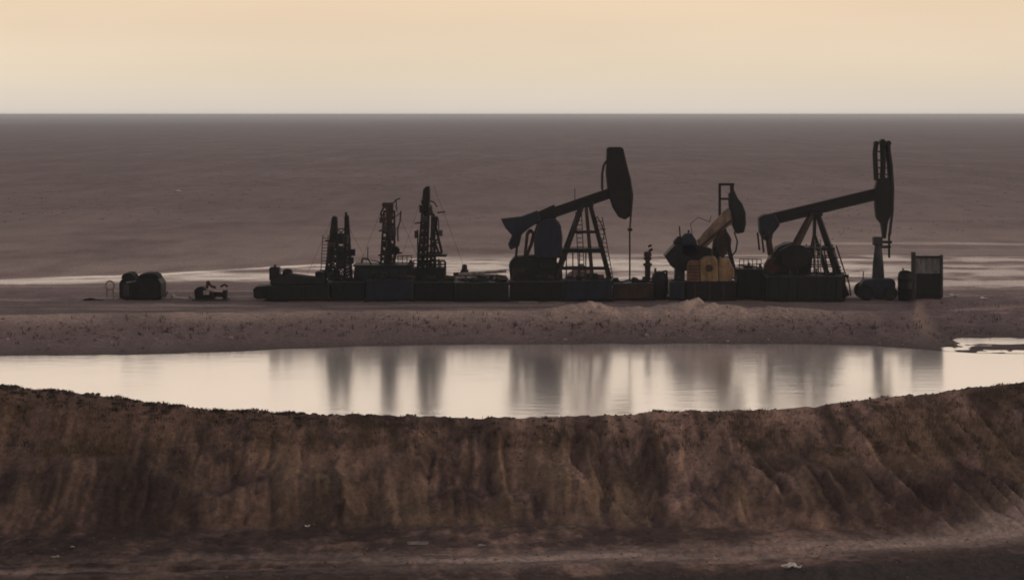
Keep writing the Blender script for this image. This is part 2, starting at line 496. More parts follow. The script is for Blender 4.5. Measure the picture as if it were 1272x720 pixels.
m, nt, b = new_mat('soil')
geo = nt.nodes.new('ShaderNodeNewGeometry').outputs['Position']
def at(name):
    n = nt.nodes.new('ShaderNodeAttribute'); n.attribute_name = name
    return n.outputs['Fac']
big = noise(nt, 0.010, 5, 0.6, geo, (1.0, 0.3, 1))
streaks = noise(nt, 0.02, 5, 0.65, geo, (0.6, 0.8, 1))
mid = noise(nt, 0.45, 5, 0.62, geo)
mott = noise(nt, 0.05, 7, 0.72, geo, (1.6, 0.30, 1))
padn = noise(nt, 0.35, 6, 0.70, geo, (0.8, 0.35, 1))
fine = noise(nt, 4.5, 5, 0.7, geo)
plain = ramp(nt, streaks, [(0.30, (0.168, 0.121, 0.115)), (0.52, (0.210, 0.152, 0.145)), (0.70, (0.252, 0.188, 0.177))])
plain = mix(nt, 0.5, plain, ramp(nt, big, [(0.3, (0.178, 0.129, 0.124)), (0.7, (0.235, 0.172, 0.161))]))
plain = mix(nt, 1.0, plain, ramp(nt, mott, [(0.32, (0.70, 0.69, 0.70)), (0.5, (0.95, 0.95, 0.95)), (0.70, (1.25, 1.24, 1.21))]), 'MULTIPLY')
plain = mix(nt, 1.0, plain, ramp(nt, padn, [(0.32, (0.80, 0.79, 0.79)), (0.68, (1.18, 1.17, 1.16))]), 'MULTIPLY')
face_c = ramp(nt, mid, [(0.3, (0.138, 0.091, 0.076)), (0.55, (0.194, 0.128, 0.104)), (0.75, (0.242, 0.163, 0.130))])
face_c = mix(nt, 1.0, face_c, ramp(nt, at('soil_rill_light'), [(0.1, (0.42, 0.40, 0.40)), (0.5, (0.82, 0.81, 0.80)), (0.95, (1.70, 1.66, 1.60))]), 'MULTIPLY')
face_c = mix(nt, at('left_shade'), face_c, mix(nt, 1.0, face_c, (0.50, 0.48, 0.47), 'MULTIPLY'))
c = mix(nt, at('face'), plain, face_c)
c = mix(nt, at('ochre'), c, mix(nt, at('left_shade'), (0.26, 0.180, 0.115), (0.175, 0.122, 0.078)))
c = mix(nt, at('dust'), c, (0.50, 0.39, 0.34))
c = mix(nt, at('track'), c, (0.40, 0.305, 0.258))
c = mix(nt, at('salt'), c, (0.74, 0.61, 0.54))
c = mix(nt, at('damp'), c, (0.05, 0.041, 0.040))
fr = ramp(nt, fine, [(0.3, (0.58, 0.58, 0.58)), (0.68, (1.36, 1.36, 1.36))])
c = mix(nt, 1.0, c, fr, 'MULTIPLY')
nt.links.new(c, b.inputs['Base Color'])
rr = ramp(nt, at('salt'), [(0.2, (0.95,) * 3), (1.0, (0.30,) * 3)])
nt.links.new(rr, b.inputs['Roughness'])
b.inputs['Specular IOR Level'].default_value = 0.3
nt.links.new(ramp(nt, at('salt'), [(0.25, (0,) * 3), (1.0, (1.0,) * 3)]), b.inputs['Coat Weight'])   # brine film
b.inputs['Coat Roughness'].default_value = 0.22
b.inputs['Coat IOR'].default_value = 1.7
sumh = nt.nodes.new('ShaderNodeMath'); sumh.operation = 'ADD'
nt.links.new(noise(nt, 1.6, 6, 0.65, geo), sumh.inputs[0]); nt.links.new(fine, sumh.inputs[1])
bump(nt, b, sumh.outputs[0], 0.75, 0.12)
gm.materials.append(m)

# ------------------------------------------------------------------ pond water
m, nt, b = new_mat('pond_water')
geo = nt.nodes.new('ShaderNodeNewGeometry').outputs['Position']
b.inputs['Base Color'].default_value = (0.97, 0.925, 0.87, 1)
b.inputs['Metallic'].default_value = 0.80
b.inputs['Roughness'].default_value = 0.15
b.inputs['IOR'].default_value = 1.9
w1 = noise(nt, 1.0, 3, 0.5, geo, (0.55, 1.3, 1))
w2 = noise(nt, 6.0, 3, 0.5, geo, (0.6, 1.2, 1))
patch = noise(nt, 0.10, 3, 0.5, geo, (0.7, 1.0, 1))
ad = nt.nodes.new('ShaderNodeMath'); ad.operation = 'MULTIPLY_ADD'
nt.links.new(w2, ad.inputs[0]); ad.inputs[1].default_value = 0.22; nt.links.new(w1, ad.inputs[2])
mu = nt.nodes.new('ShaderNodeMath'); mu.operation = 'MULTIPLY'
nt.links.new(ad.outputs[0], mu.inputs[0])
nt.links.new(ramp(nt, patch, [(0.40, (0.12,) * 3), (0.65, (1,) * 3)]), mu.inputs[1])
bump(nt, b, mu.outputs[0], 0.20, 0.08)
MATS['pond_water'] = m
wx, wy = np.linspace(-75, 75, 31), np.linspace(84.5, 128.5, 12)
wb = MB()
vs = [(x, y, WATER) for y in wy for x in wx]
wb.add(vs, [(j * 31 + i, j * 31 + i + 1, (j + 1) * 31 + i + 1, (j + 1) * 31 + i) for j in range(11) for i in range(30)])
pond = wb.build('pond_water', 'pond_water')
pond['kind'] = 'structure'
paint('soil_clod', (0.16, 0.12, 0.10), (0.09, 0.068, 0.06), 0.5, 0.95)
paint('pale_stone', (0.34, 0.27, 0.235), (0.2, 0.15, 0.13), 0.5, 0.9)
paint('dark_clod', (0.07, 0.054, 0.046), (0.045, 0.034, 0.03), 0.5, 0.95)
paint('plain_scrub', (0.12, 0.092, 0.08), (0.09, 0.07, 0.06), 0.5, 0.95)
paint('dead_stalk', (0.045, 0.036, 0.03), (0.03, 0.025, 0.02), 0.5, 0.9)
paint('dry_grass', (0.165, 0.116, 0.072), (0.09, 0.065, 0.045), 0.5, 0.9)

# ------------------------------------------------------------------ shared builders for the machinery
def railing(v, x0, x1, ytop, ybase, dy, parent, mat='black_steel', n=5, r=0.03):
    b = MB()
    for k in range(n):
        px = x0 + (x1 - x0) * k / (n - 1)
        b.tube(v.p(px, ybase, dy), v.p(px, ytop, dy), r, n=5)
    b.tube(v.p(x0, ytop, dy), v.p(x1, ytop, dy), r, n=5)
    b.tube(v.p(x0, (ytop + ybase) / 2, dy), v.p(x1, (ytop + ybase) / 2, dy), r * .8, n=5)
    return b.build('railing', mat, parent)

def ladder(v, a, c, dy, w, parent, mat='black_steel', n=12, r=0.035):
    b = MB()
    for s in (-w / 2, w / 2):
        pa, pc = v.p(*a, dy), v.p(*c, dy)
        b.tube((pa[0] + s, pa[1], pa[2]), (pc[0] + s, pc[1], pc[2]), r, n=5)
    for k in range(1, n):
        t = k / n
        q = v.p(a[0] + (c[0] - a[0]) * t, a[1] + (c[1] - a[1]) * t, dy)
        b.tube((q[0] - w / 2, q[1], q[2]), (q[0] + w / 2, q[1], q[2]), r * .8, n=5)
    return b.build('ladder', mat, parent)

def lattice(b, v, a0, a1, c0, c1, depth, n, leg=0.09, br=0.045, dy=0.0):
    """four-legged lattice column: bottom edge px a0..a1 at heights, top c0..c1 (each a (px,py))"""
    def corner(t, sx, sy):
        bx = a0[0] if sx < 0 else a1[0]
        tx = c0[0] if sx < 0 else c1[0]
        by, ty = a0[1], c0[1]
        h = depth * (1 - 0.55 * t) / 2
        return v.p(bx + (tx - bx) * t, by + (ty - by) * t, dy + sy * h)
    for sx in (-1, 1):
        for sy in (-1, 1):
            b.bar(corner(0, sx, sy), corner(1, sx, sy), leg)
    for k in range(n):
        t0, t1 = k / n, (k + 1) / n
        for sy in (-1, 1):
            b.bar(corner(t0, -1, sy), corner(t1, 1, sy), br)
            b.bar(corner(t0, 1, sy), corner(t1, -1, sy), br)
            b.bar(corner(t1, -1, sy), corner(t1, 1, sy), br)
        for sx in (-1, 1):
            b.bar(corner(t0, sx, -1), corner(t1, sx, 1), br)
            b.bar(corner(t1, sx, -1), corner(t1, sx, 1), br)

def wheel(parent, c, r, w, hub='black_steel'):
    b = MB().tube((c[0], c[1] - w / 2, c[2]), (c[0], c[1] + w / 2, c[2]), r, n=18)
    o = b.build('wheel', 'rubber', parent, bevel=r * 0.12)
    MB().tube((c[0], c[1] - w / 2 - 0.02, c[2]), (c[0], c[1] + w / 2 + 0.02, c[2]), r * .45, n=12).build('hub', hub, o)
    return o

def ibeam(b, v, a, c, h, half, web=0.06):
    """walking beam between two pixels: web and two flanges"""
    pa, pc = np.array(v.p(*a)), np.array(v.p(*c))
    d = pc - pa
    nrm = np.array((-d[2], 0, d[0])) / np.linalg.norm(d)
    for q in (1, -1):
        e = nrm * (h / 2 - 0.05) * q
        b.bar(pa + e, pc + e, half * 2, 0.10)
    for s in (-1, 1):
        o = np.array((0, s * half * 0.55, 0))
        b.bar(pa + o, pc + o, web, h - 0.12)

# ------------------------------------------------------------------ pumping unit with solid horsehead (centre)
v = View(140.0)
pj = thing('pumpjack', (v.x(700), 140, 0), 'dark pumpjack with solid curved horsehead raised, centre of the yard', 'pumpjack', 'pumpjacks on the pad')
for x0, x1 in ((634, 664), (664.6, 700), (700.6, 731), (731.6, 760)):
    MB().box(v.x(x0), v.x(x1), 138.7, 141.4, -0.1, v.z(352.5)).build('plinth_block', 'concrete', pj, bevel=0.05)
b = MB()
for dy in (-1.1, 1.1):
    b.box(v.x(632), v.x(764), 140 + dy - .14, 140 + dy + .14, v.z(352.4), v.z(348.6))
for px in (640, 665, 700, 735, 758):
    b.box(v.x(px) - .12, v.x(px) + .12, 139.05, 140.95, v.z(352), v.z(349))
b.build('base_frame', 'black_steel', pj)
MB().prism(v.poly([(634, 348.4), (632, 327), (639, 318), (668, 316), (688, 320), (698, 334), (699, 348.4)]), 139.1, 140.9).build('gearbox', 'green_steel', pj, bevel=0.12)
b = MB()
b.prism(v.poly([(636, 348), (636, 333), (652, 331), (668, 348)]), 138.85, 139.08)
b.build('belt_guard', 'rust_steel', pj, bevel=0.03)
MB().tube(v.p(660, 340, -1.25), v.p(660, 340, -.95), 0.62, n=20).build('flywheel', 'black_steel', pj)
for s in (-1, 1):
    cr = MB().prism(v.poly([(669, 332), (667, 300), (672, 282), (690, 282), (694, 300), (690, 332)]), 140 + s * 1.22 - .11, 140 + s * 1.22 + .11).build('crank_arm', 'black_steel', pj, bevel=0.03)
    w = MB()
    w.prism(v.poly([(664, 318), (663, 291), (668, 277), (678, 270.5), (688, 270), (696, 278), (698, 292), (697, 318)]), 140 + s * 1.6 - .25, 140 + s * 1.6 + .25)
    w.build('counterweight', 'black_steel' if s > 0 else 'blue_steel', cr, bevel=0.06)
for s in (-1, 1):
    b = MB().bar(v.p(644, 286, s * 1.0), v.p(640, 330, s * 1.05), 0.16, 0.24)
    b.build('pitman_arm', 'black_steel', pj)
    b = MB().path([v.p(652, 318, s * .9), v.p(654, 300, s * .9), v.p(655, 290, s * .9), v.p(659, 286, s * .9), v.p(663, 290, s * .9), v.p(660, 303, s * .9), v.p(654, 318, s * .9)], 0.10)
    b.build('link_rod', 'rust_steel', pj)
MB().prism(v.poly([(622, 271.5), (648, 268.5), (668, 261), (671, 274), (656, 284), (648, 291), (645, 305), (634, 310), (631, 303), (636, 292), (628, 283)]), 139.6, 140.4).build('tail_bearing', 'blue_steel', pj, bevel=0.05)
MB().tube(v.p(642, 291, -1.2), v.p(642, 291, 1.2), 0.15).build('equalizer_bar', 'black_steel', pj)
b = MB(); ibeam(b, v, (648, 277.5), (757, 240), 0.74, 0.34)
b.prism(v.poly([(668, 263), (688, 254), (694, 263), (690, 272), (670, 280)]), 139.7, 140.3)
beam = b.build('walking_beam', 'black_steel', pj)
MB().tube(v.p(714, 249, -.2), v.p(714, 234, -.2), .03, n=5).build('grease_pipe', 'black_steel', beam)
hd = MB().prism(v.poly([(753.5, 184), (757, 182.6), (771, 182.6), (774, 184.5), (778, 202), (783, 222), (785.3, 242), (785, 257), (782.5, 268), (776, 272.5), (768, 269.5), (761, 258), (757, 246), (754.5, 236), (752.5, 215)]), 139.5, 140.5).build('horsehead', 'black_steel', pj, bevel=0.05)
for dy in (-.56, .56):
    MB().path([v.p(756, 196, dy), v.p(750, 205, dy), v.p(748, 216, dy), v.p(748, 236, dy)], .06).build('head_brace', 'black_steel', hd)
for dy in (-.32, .32):
    MB().path([v.p(773, 188, dy), v.p(777, 203, dy), v.p(782.5, 221, dy), v.p(785.8, 242, dy), v.p(784.5, 258, dy), v.p(782.4, 284, dy)], .045).build('bridle_cable', 'rust_steel', hd)
MB().box(v.x(779.8), v.x(785), 139.6, 140.4, v.z(286.5), v.z(283.5)).build('carrier_bar', 'black_steel', hd)
MB().tube(v.p(782.3, 286), v.p(782.3, 352), .06).build('polished_rod', 'black_steel', hd)
MB().box(v.x(719), v.x(737), 139.55, 140.45, v.z(257), v.z(249)).build('saddle_bearing', 'black_steel', pj, bevel=.05)
for s in (-1, 1):
    MB().bar(v.p(733, 254, s * .3), v.p(758, 349, s * 1.15), .30, .26).build('leg', 'black_steel', pj)
    MB().bar(v.p(723, 254, s * .3), v.p(689, 349, s * 1.15), .30, .28).build('leg', 'black_steel', pj)
    MB().bar(v.p(728, 256, s * .25), v.p(736, 349, s * .9), .22).build('leg', 'rust_steel', pj)
for a, c in (((703, 312), (748, 312)), ((712, 288), (742, 288)), ((696, 333), (754, 333))):
    b = MB()
    for s in (-.75, .75):
        b.bar(v.p(*a, s), v.p(*c, s), .12)
    for px in (a[0], c[0]):
        b.bar(v.p(px, a[1], -.75), v.p(px, a[1], .75), .1)
    b.build('brace', 'black_steel', pj)
pf = MB().box(v.x(692), v.x(747), 138.9, 141.1, v.z(312), v.z(307.5)).build('platform', 'black_steel', pj)
ladder(v, (718, 262), (722, 348), -1.2, .42, pj, n=16)
ladder(v, (743, 268), (757, 348), -1.45, .45, pj, n=15)
b = MB()
for px in (703, 711, 719, 727):
    b.tube(v.p(px, 312, -.95), v.p(px, 349, -.95), .05, n=5)
b.tube(v.p(703, 330, -.95), v.p(727, 330, -.95), .05, n=5)
b.build('platform_post', 'black_steel', pj)
b = MB()
b.path([v.p(741, 268, -.6), v.p(747, 278, -.8), v.p(750, 290, -.8), v.p(746, 306, -.8)], .035)
b.path([v.p(744, 282, -.8), v.p(752, 284, -.8)], .04)
b.build('safety_cage', 'black_steel', pj)

wh = thing('wellhead', (v.x(782), 140, 0), 'short dark wellhead under the rod of the solid-headed pumpjack', 'wellhead')
MB().lathe(v.p(782.3, 369.2), [(.42, 0), (.42, .1), (.22, .14), (.22, .6), (.34, .62), (.34, .74), (.2, .76), (.18, 1.0), (.1, 1.05)]).build('casing_head', 'black_steel', wh)
MB().tube(v.p(774, 359), v.p(791, 359), .09).build('flow_pipe', 'rust_steel', wh)
MB().tube(v.p(791, 362), v.p(791, 355), .2, n=12).build('valve', 'black_steel', wh)

# ------------------------------------------------------------------ pumping unit with open, three-fin horsehead (right)
pk = thing('pumpjack', (v.x(1005), 140, 0), 'tallest dark pumpjack with open three-fin horsehead, right of the yard', 'pumpjack', 'pumpjacks on the pad')
for x0, x1 in ((950, 984), (984.6, 1018), (1018.6, 1047)):
    MB().box(v.x(x0), v.x(x1), 138.8, 141.2, -.1, v.z(343)).build('plinth_block', 'concrete', pk, bevel=.05)
b = MB()
for dy in (-1.0, 1.0):
    b.box(v.x(948), v.x(1051), 140 + dy - .14, 140 + dy + .14, v.z(342.9), v.z(339.5))
for px in (955, 985, 1015, 1045):
    b.box(v.x(px) - .1, v.x(px) + .1, 139.15, 140.85, v.z(342.5), v.z(340))
b.build('base_frame', 'black_steel', pk)
MB().prism(v.poly([(951, 339.3), (949, 331), (957, 317), (966, 305), (984, 300), (996, 305), (1006, 314), (1005, 339.3)]), 139.25, 140.75).build('gearbox', 'black_steel', pk, bevel=.12)
for s in (-1, 1):
    cr = MB().prism(v.poly([(957, 327), (964, 312), (985, 306), (990, 316), (975, 328)]), 140 + s * 1.05 - .1, 140 + s * 1.05 + .1).build('crank_arm', 'black_steel', pk, bevel=.03)
    MB().prism(v.poly([(966, 326), (965, 309), (978, 302), (994, 303), (1004, 313), (1004, 324), (990, 332), (975, 332)]), 140 + s * 1.42 - .22, 140 + s * 1.42 + .22).build('counterweight', 'black_steel', cr, bevel=.06)
    MB().bar(v.p(943.5, 290, s * 1.2), v.p(946, 312, s * 1.2), .12, .18).build('link_rod', 'black_steel', pk)
    MB().bar(v.p(953, 285, s * .85), v.p(957.5, 318, s * .9), .2, .28).build('pitman_arm', 'rust_steel', pk)
MB().prism(v.poly([(947, 338), (947, 328), (952, 320), (962, 318), (968, 330), (962, 338)]), 138.9, 139.2).build('belt_guard', 'red_paint', pk, bevel=.04)
MB().prism(v.poly([(942, 270), (948, 266), (962, 265), (968, 279), (959, 290), (958, 298), (948, 298), (943, 288)]), 139.5, 140.5).build('tail_bearing', 'blue_steel', pk, bevel=.06)
b = MB(); ibeam(b, v, (950, 274), (1090, 240.5), .84, .36)
b.build('walking_beam', 'black_steel', pk)
MB().tube(v.p(950, 292, -1.3), v.p(950, 292, 1.3), .15).build('equalizer_bar', 'black_steel', pk)
hd = MB()
hd.prism(v.poly([(1086.5, 233), (1089, 222), (1107, 220), (1109, 240), (1107.5, 262), (1102, 276), (1099.5, 296), (1096.5, 296), (1094, 278), (1088, 270), (1086.5, 256)]), 139.65, 140.35)
hd = hd.build('horsehead', 'black_steel', pk, bevel=.04)
for pts, r in (([(1088.5, 224), (1087.5, 205), (1086.8, 190), (1088.3, 178)], .13), ([(1096, 224), (1097, 205), (1096.5, 188), (1096, 176)], .15), ([(1106, 224), (1105, 205), (1103, 190), (1103, 178)], .15)):
    b = MB()
    for dy in (-.28, .28):
        b.path([v.p(a, c, dy) for a, c in pts], r, n=6)
    b.path([v.p(*pts[-1], -.3), v.p(*pts[-1], .3)], r * 1.35, n=8)
    b.build('head_fin', 'black_steel', hd)
b = MB()
for y in (188, 199, 208, 216):
    b.bar(v.p(1087, y), v.p(1105, y + 1), .09)
b.build('head_tie', 'rust_steel', hd)
for dy in (-.25, .25):
    MB().path([v.p(1104, 181, dy), v.p(1107.5, 205, dy), v.p(1109.3, 235, dy), v.p(1108.5, 262, dy), v.p(1105, 292, dy)], .05).build('bridle_cable', 'black_steel', hd)
MB().box(v.x(1093), v.x(1107), 139.7, 140.3, v.z(302), v.z(299)).build('carrier_bar', 'black_steel', hd)
MB().tube(v.p(1104.5, 290), v.p(1104.5, 320), .085).build('polished_rod', 'black_steel', hd)
MB().box(v.x(1093), v.x(1106), 139.8, 140.2, v.z(308), v.z(305)).build('rod_clamp', 'black_steel', hd)
MB().box(v.x(1004), v.x(1021), 139.55, 140.45, v.z(268), v.z(261)).build('saddle_bearing', 'black_steel', pk, bevel=.05)
for s in (-1, 1):
    MB().bar(v.p(1016, 266, s * .28), v.p(1050, 366, s * 1.1), .32, .26).build('leg', 'black_steel', pk)
    MB().bar(v.p(1008, 266, s * .28), v.p(980, 320, s * .9), .34, .3).build('leg', 'rust_steel', pk)
    MB().bar(v.p(1012, 266, s * .2), v.p(1011.5, 292, s * .25), .16).build('leg', 'black_steel', pk)
    MB().bar(v.p(1011.5, 291, s * .25), v.p(1003, 341, s * .8), .14).build('leg', 'black_steel', pk)
    MB().bar(v.p(1011.5, 291, s * .25), v.p(1028, 341, s * .8), .14).build('leg', 'black_steel', pk)
pf = MB().box(v.x(984), v.x(1034), 138.95, 141.05, v.z(310), v.z(306)).build('platform', 'black_steel', pk)
for s in (-1, 1):
    b = MB()
    for y, xa, xb in ((319, 1004, 1038), (330, 1004, 1042)):
        b.bar(v.p(xa, y, s * .95), v.p(xb, y, s * .95), .09)
    for xa, xb in ((1004, 1004), (1013, 1014), (1020, 1027), (1029, 1040), (1036, 1048)):
        b.bar(v.p(xa, 304, s * .95), v.p(xb, 341, s * .95), .09)
    b.build('guard_frame', 'black_steel', pk)
ladder(v, (1012, 296), (1012.5, 352), -1.35, .4, pk, mat='grey_steel', n=11)
b = MB().path([v.p(1049, 341, -1.0), v.p(1052, 352, -1.0), v.p(1054, 366, -1.0)], .05)
b.build('hand_rail', 'black_steel', pk)

# ------------------------------------------------------------------ pump trailer and rod post in front of it
v = View(138.6)
pt = thing('pump_trailer', (v.x(1088), v.d, 0), 'low dark pump on wheels below the open-headed pumpjack', 'pump trailer')
MB().prism(v.poly([(1070, 366), (1068, 353), (1073, 346.5), (1108, 345.5), (1111, 350), (1110, 366)]), v.d - .55, v.d + .65).build('pump_body', 'blue_steel', pt, bevel=.1)
MB().box(v.x(1067), v.x(1112), v.d - .45, v.d + .5, v.z(368.5), v.z(366.2)).build('chassis', 'black_steel', pt)
wheel(pt, (v.x(1073.5), v.d - .75, .6), .6, .3)
wheel(pt, (v.x(1104), v.d - .75, .5), .5, .28)
wheel(pt, (v.x(1104), v.d + .85, .5), .5, .28)
wheel(pt, (v.x(1073.5), v.d + .85, .6), .6, .3)
MB().path([v.p(1072, 347), v.p(1072.5, 338), v.p(1073, 337)], .04).build('exhaust_pipe', 'black_steel', pt)
rp = thing('rod_post', (v.x(1091), 140, 0), 'tapered grey post standing under the open three-fin horsehead', 'post')
v = View(140.0)
MB().lathe((v.x(1090.8), 140, 0), [(.50, 0), (.50, 1.2), (.46, 1.4), (.40, 2.4), (.26, 3.75), (.24, 3.8)], 14).build('post_body', 'slate_steel', rp)
MB().box(v.x(1084.5), v.x(1095.5), 139.65, 140.35, v.z(304.7), v.z(294)).build('post_head', 'slate_steel', rp, bevel=.05)

# ------------------------------------------------------------------ panelled cabin and upright fuel drum at right
v = View(138.8)
cb = thing('equipment_cabin', (v.x(1150), v.d, 0), 'boxy cabin with pale grey upper panel and tall corner post, far right', 'cabin')
MB().box(v.x(1136), v.x(1165.5), v.d - .8, v.d + 1.2, v.z(366), v.z(339)).build('lower_body', 'green_steel', cb, bevel=.04)
MB().box(v.x(1136.6), v.x(1164.8), v.d - .72, v.d + 1.1, v.z(338.9), v.z(319)).build('upper_panel', 'grey_steel', cb, bevel=.02)
for px0, px1, yt in ((1129.5, 1134.2, 312), (1165, 1168, 315.5)):
    MB().box(v.x(px0), v.x(px1), v.d - .9, v.d - .6, v.z(368), v.z(yt)).build('corner_post', 'slate_steel', cb)
MB().box(v.x(1134.3), v.x(1164.9), v.d - .92, v.d - .62, v.z(319), v.z(316.6)).build('top_rail', 'black_steel', cb)
MB().box(v.x(1134), v.x(1166), v.d - .9, v.d + 1.2, v.z(370), v.z(366.2)).build('skid', 'black_steel', cb)
for px in (1144, 1151, 1158):
    MB().box(v.x(px) - .03, v.x(px) + .03, v.d - .84, v.d - .8, v.z(365), v.z(340)).build('panel_rib', 'black_steel', cb)
fd = thing('fuel_drum', (v.x(1124), 138.2, 0), 'upright black round drum tank leaning against the grey panelled cabin', 'drum')
v = View(138.2)
MB().lathe((v.x(1124.5), 138.2, 0), [(.50, 0), (.54, .05), (.54, .75), (.57, .78), (.57, .84), (.54, .87), (.54, 1.5), (.57, 1.53), (.57, 1.6), (.53, 1.66), (.5, 1.9), (.36, 2.08), (.1, 2.14)], 18).build('shell', 'black_steel', fd, smooth=True)
MB().tube((v.x(1121), 138.0, 2.0), (v.x(1121), 138.0, 2.3), .06).build('filler_cap', 'rust_steel', fd)

# ------------------------------------------------------------------ compact pumping unit with tan beam and yellow engine (between the two)
v = View(140.5)
D = v.d
ck = thing('compact_pumpjack', (v.x(890), D, 0), 'small pumpjack with tan beam and square loop on its head, behind yellow engine', 'pumpjack', 'pumpjacks on the pad')
b = MB(); ibeam(b, v, (868, 303), (916, 262), .62, .3)
b.prism(v.poly([(866, 302), (872, 291), (884, 278), (898, 263), (906, 257), (915, 260), (913, 275), (903, 282), (892, 292), (880, 304), (872, 310)]), D - .2, D + .2)
b.build('walking_beam', 'tan_paint', ck)
MB().bar(v.p(866, 309, -.35), v.p(914, 268, -.35), .1, .16).build('beam_rail', 'rust_steel', ck)
hd = MB().prism(v.poly([(905, 240), (911.5, 236), (916, 246), (921, 252), (925.5, 263), (926, 278), (923.5, 288.5), (914, 290), (909.5, 280), (908, 264), (905, 256)]), D - .4, D + .4).build('horsehead', 'green_steel', ck, bevel=.06)
b = MB()
b.bar(v.p(894, 228.5), v.p(894, 273), .18); b.bar(v.p(892.8, 229), v.p(912, 229), .18)
b.bar(v.p(909, 230), v.p(909.5, 246), .26); b.bar(v.p(894, 247), v.p(910, 247), .15)
b.build('head_loop', 'black_steel', hd)
MB().path([v.p(912, 288), v.p(916, 300), v.p(914, 312), v.p(909, 318)], .06).build('bridle_cable', 'black_steel', hd)
for s in (-1, 1):
    MB().bar(v.p(896, 286, s * .25), v.p(883, 346, s * .9), .18).build('leg', 'black_steel', ck)
    MB().bar(v.p(900, 284, s * .25), v.p(914, 346, s * .9), .18).build('leg', 'black_steel', ck)
b = MB()
lattice(b, v, (898, 346), (911, 346), (895, 292), (905, 292), 1.2, 6, .08, .05)
b.build('mast_lattice', 'slate_steel', ck)
MB().prism(v.poly([(884, 318), (886, 300), (892, 288), (902, 286), (908, 296), (907, 308), (898, 318)]), D - .45, D + .45).build('gearbox', 'rust_steel', ck, bevel=.1)
MB().prism(v.poly([(825, 317), (833, 308), (838, 303), (860, 303), (880, 307), (893, 314), (893, 326), (872, 332), (846, 336), (834, 331)]), D - .7, D + .9).build('crank_housing', 'black_steel', ck, bevel=.03)
for pts, dy in (([(838, 318), (837, 300), (842, 294), (852, 293), (853, 318)], .35), ([(846, 318), (846, 294), (850, 289.5), (858, 289), (863, 296), (866, 306), (864, 318)], -.35)):
    MB().prism(v.poly(pts), D + dy - .35, D + dy + .35).build('counterweight', 'blue_steel', ck, bevel=.03)
MB().tube(v.p(845, 296), v.p(844, 281), .05).build('breather_pipe', 'black_steel', ck)
MB().tube(v.p(855, 291, .2), v.p(856, 286, .2), .07).build('breather_pipe', 'black_steel', ck)
b = MB().path([v.p(862, 300, .3), v.p(858, 278, .3), v.p(868, 270, .3), v.p(882, 276, .3), v.p(884, 268, .3)], .035)
b.build('cable_hoop', 'tan_paint', ck)
for x0, x1 in ((832, 860), (860.6, 888), (888.6, 914)):
    MB().box(v.x(x0), v.x(x1), D - 1.0, D + 1.0, -.1, v.z(349)).build('plinth_block', 'concrete', ck, bevel=.05)
MB().box(v.x(838), v.x(850), D - .5, D + .5, v.z(348.9), v.z(330)).build('gear_stand', 'slate_steel', ck, bevel=.04)

v = View(138.4); D = v.d
en = thing('engine_unit', (v.x(885), D, 0), 'dusty yellow engine housing with orange end box on a dark skid', 'engine')
MB().prism(v.poly([(869, 349), (868, 325), (875, 319), (887, 317.5), (890, 323), (891, 349)]), D - .7, D + .5).build('engine_cover', 'yellow_paint', en, bevel=.07)
MB().prism(v.poly([(891.4, 349), (891, 326), (894, 320), (905, 322), (911, 334), (911, 344), (905, 349)]), D - .62, D + .5).build('engine_cover', 'yellow_paint', en, bevel=.07)
MB().prism(v.poly([(853.5, 349), (854, 327), (858, 323), (868, 323.5), (868.4, 349)]), D - .66, D + .45).build('radiator_box', 'orange_paint', en, bevel=.06)
MB().tube(v.p(879.5, 332, -.74), v.p(879.5, 332, -.6), .27, n=16).build('fan_port', 'rust_steel', en)
MB().tube(v.p(884, 318), v.p(884, 309), .09).build('exhaust_pipe', 'rust_steel', en)
b = MB()
for k in range(5):
    b.box(v.x(855.5), v.x(866.5), D - .7, D - .66, v.z(330 + 4 * k), v.z(328.6 + 4 * k))
b.build('grille', 'rust_steel', en)
MB().box(v.x(851), v.x(913), D - .8, D + .6, -.05, v.z(349.2)).build('skid', 'black_steel', en, bevel=.04)
for px in (862, 880, 897):
    MB().box(v.x(px) - .06, v.x(px) + .06, D - .86, D - .8, 0.05, v.z(350.5)).build('skid_rib', 'slate_steel', en)

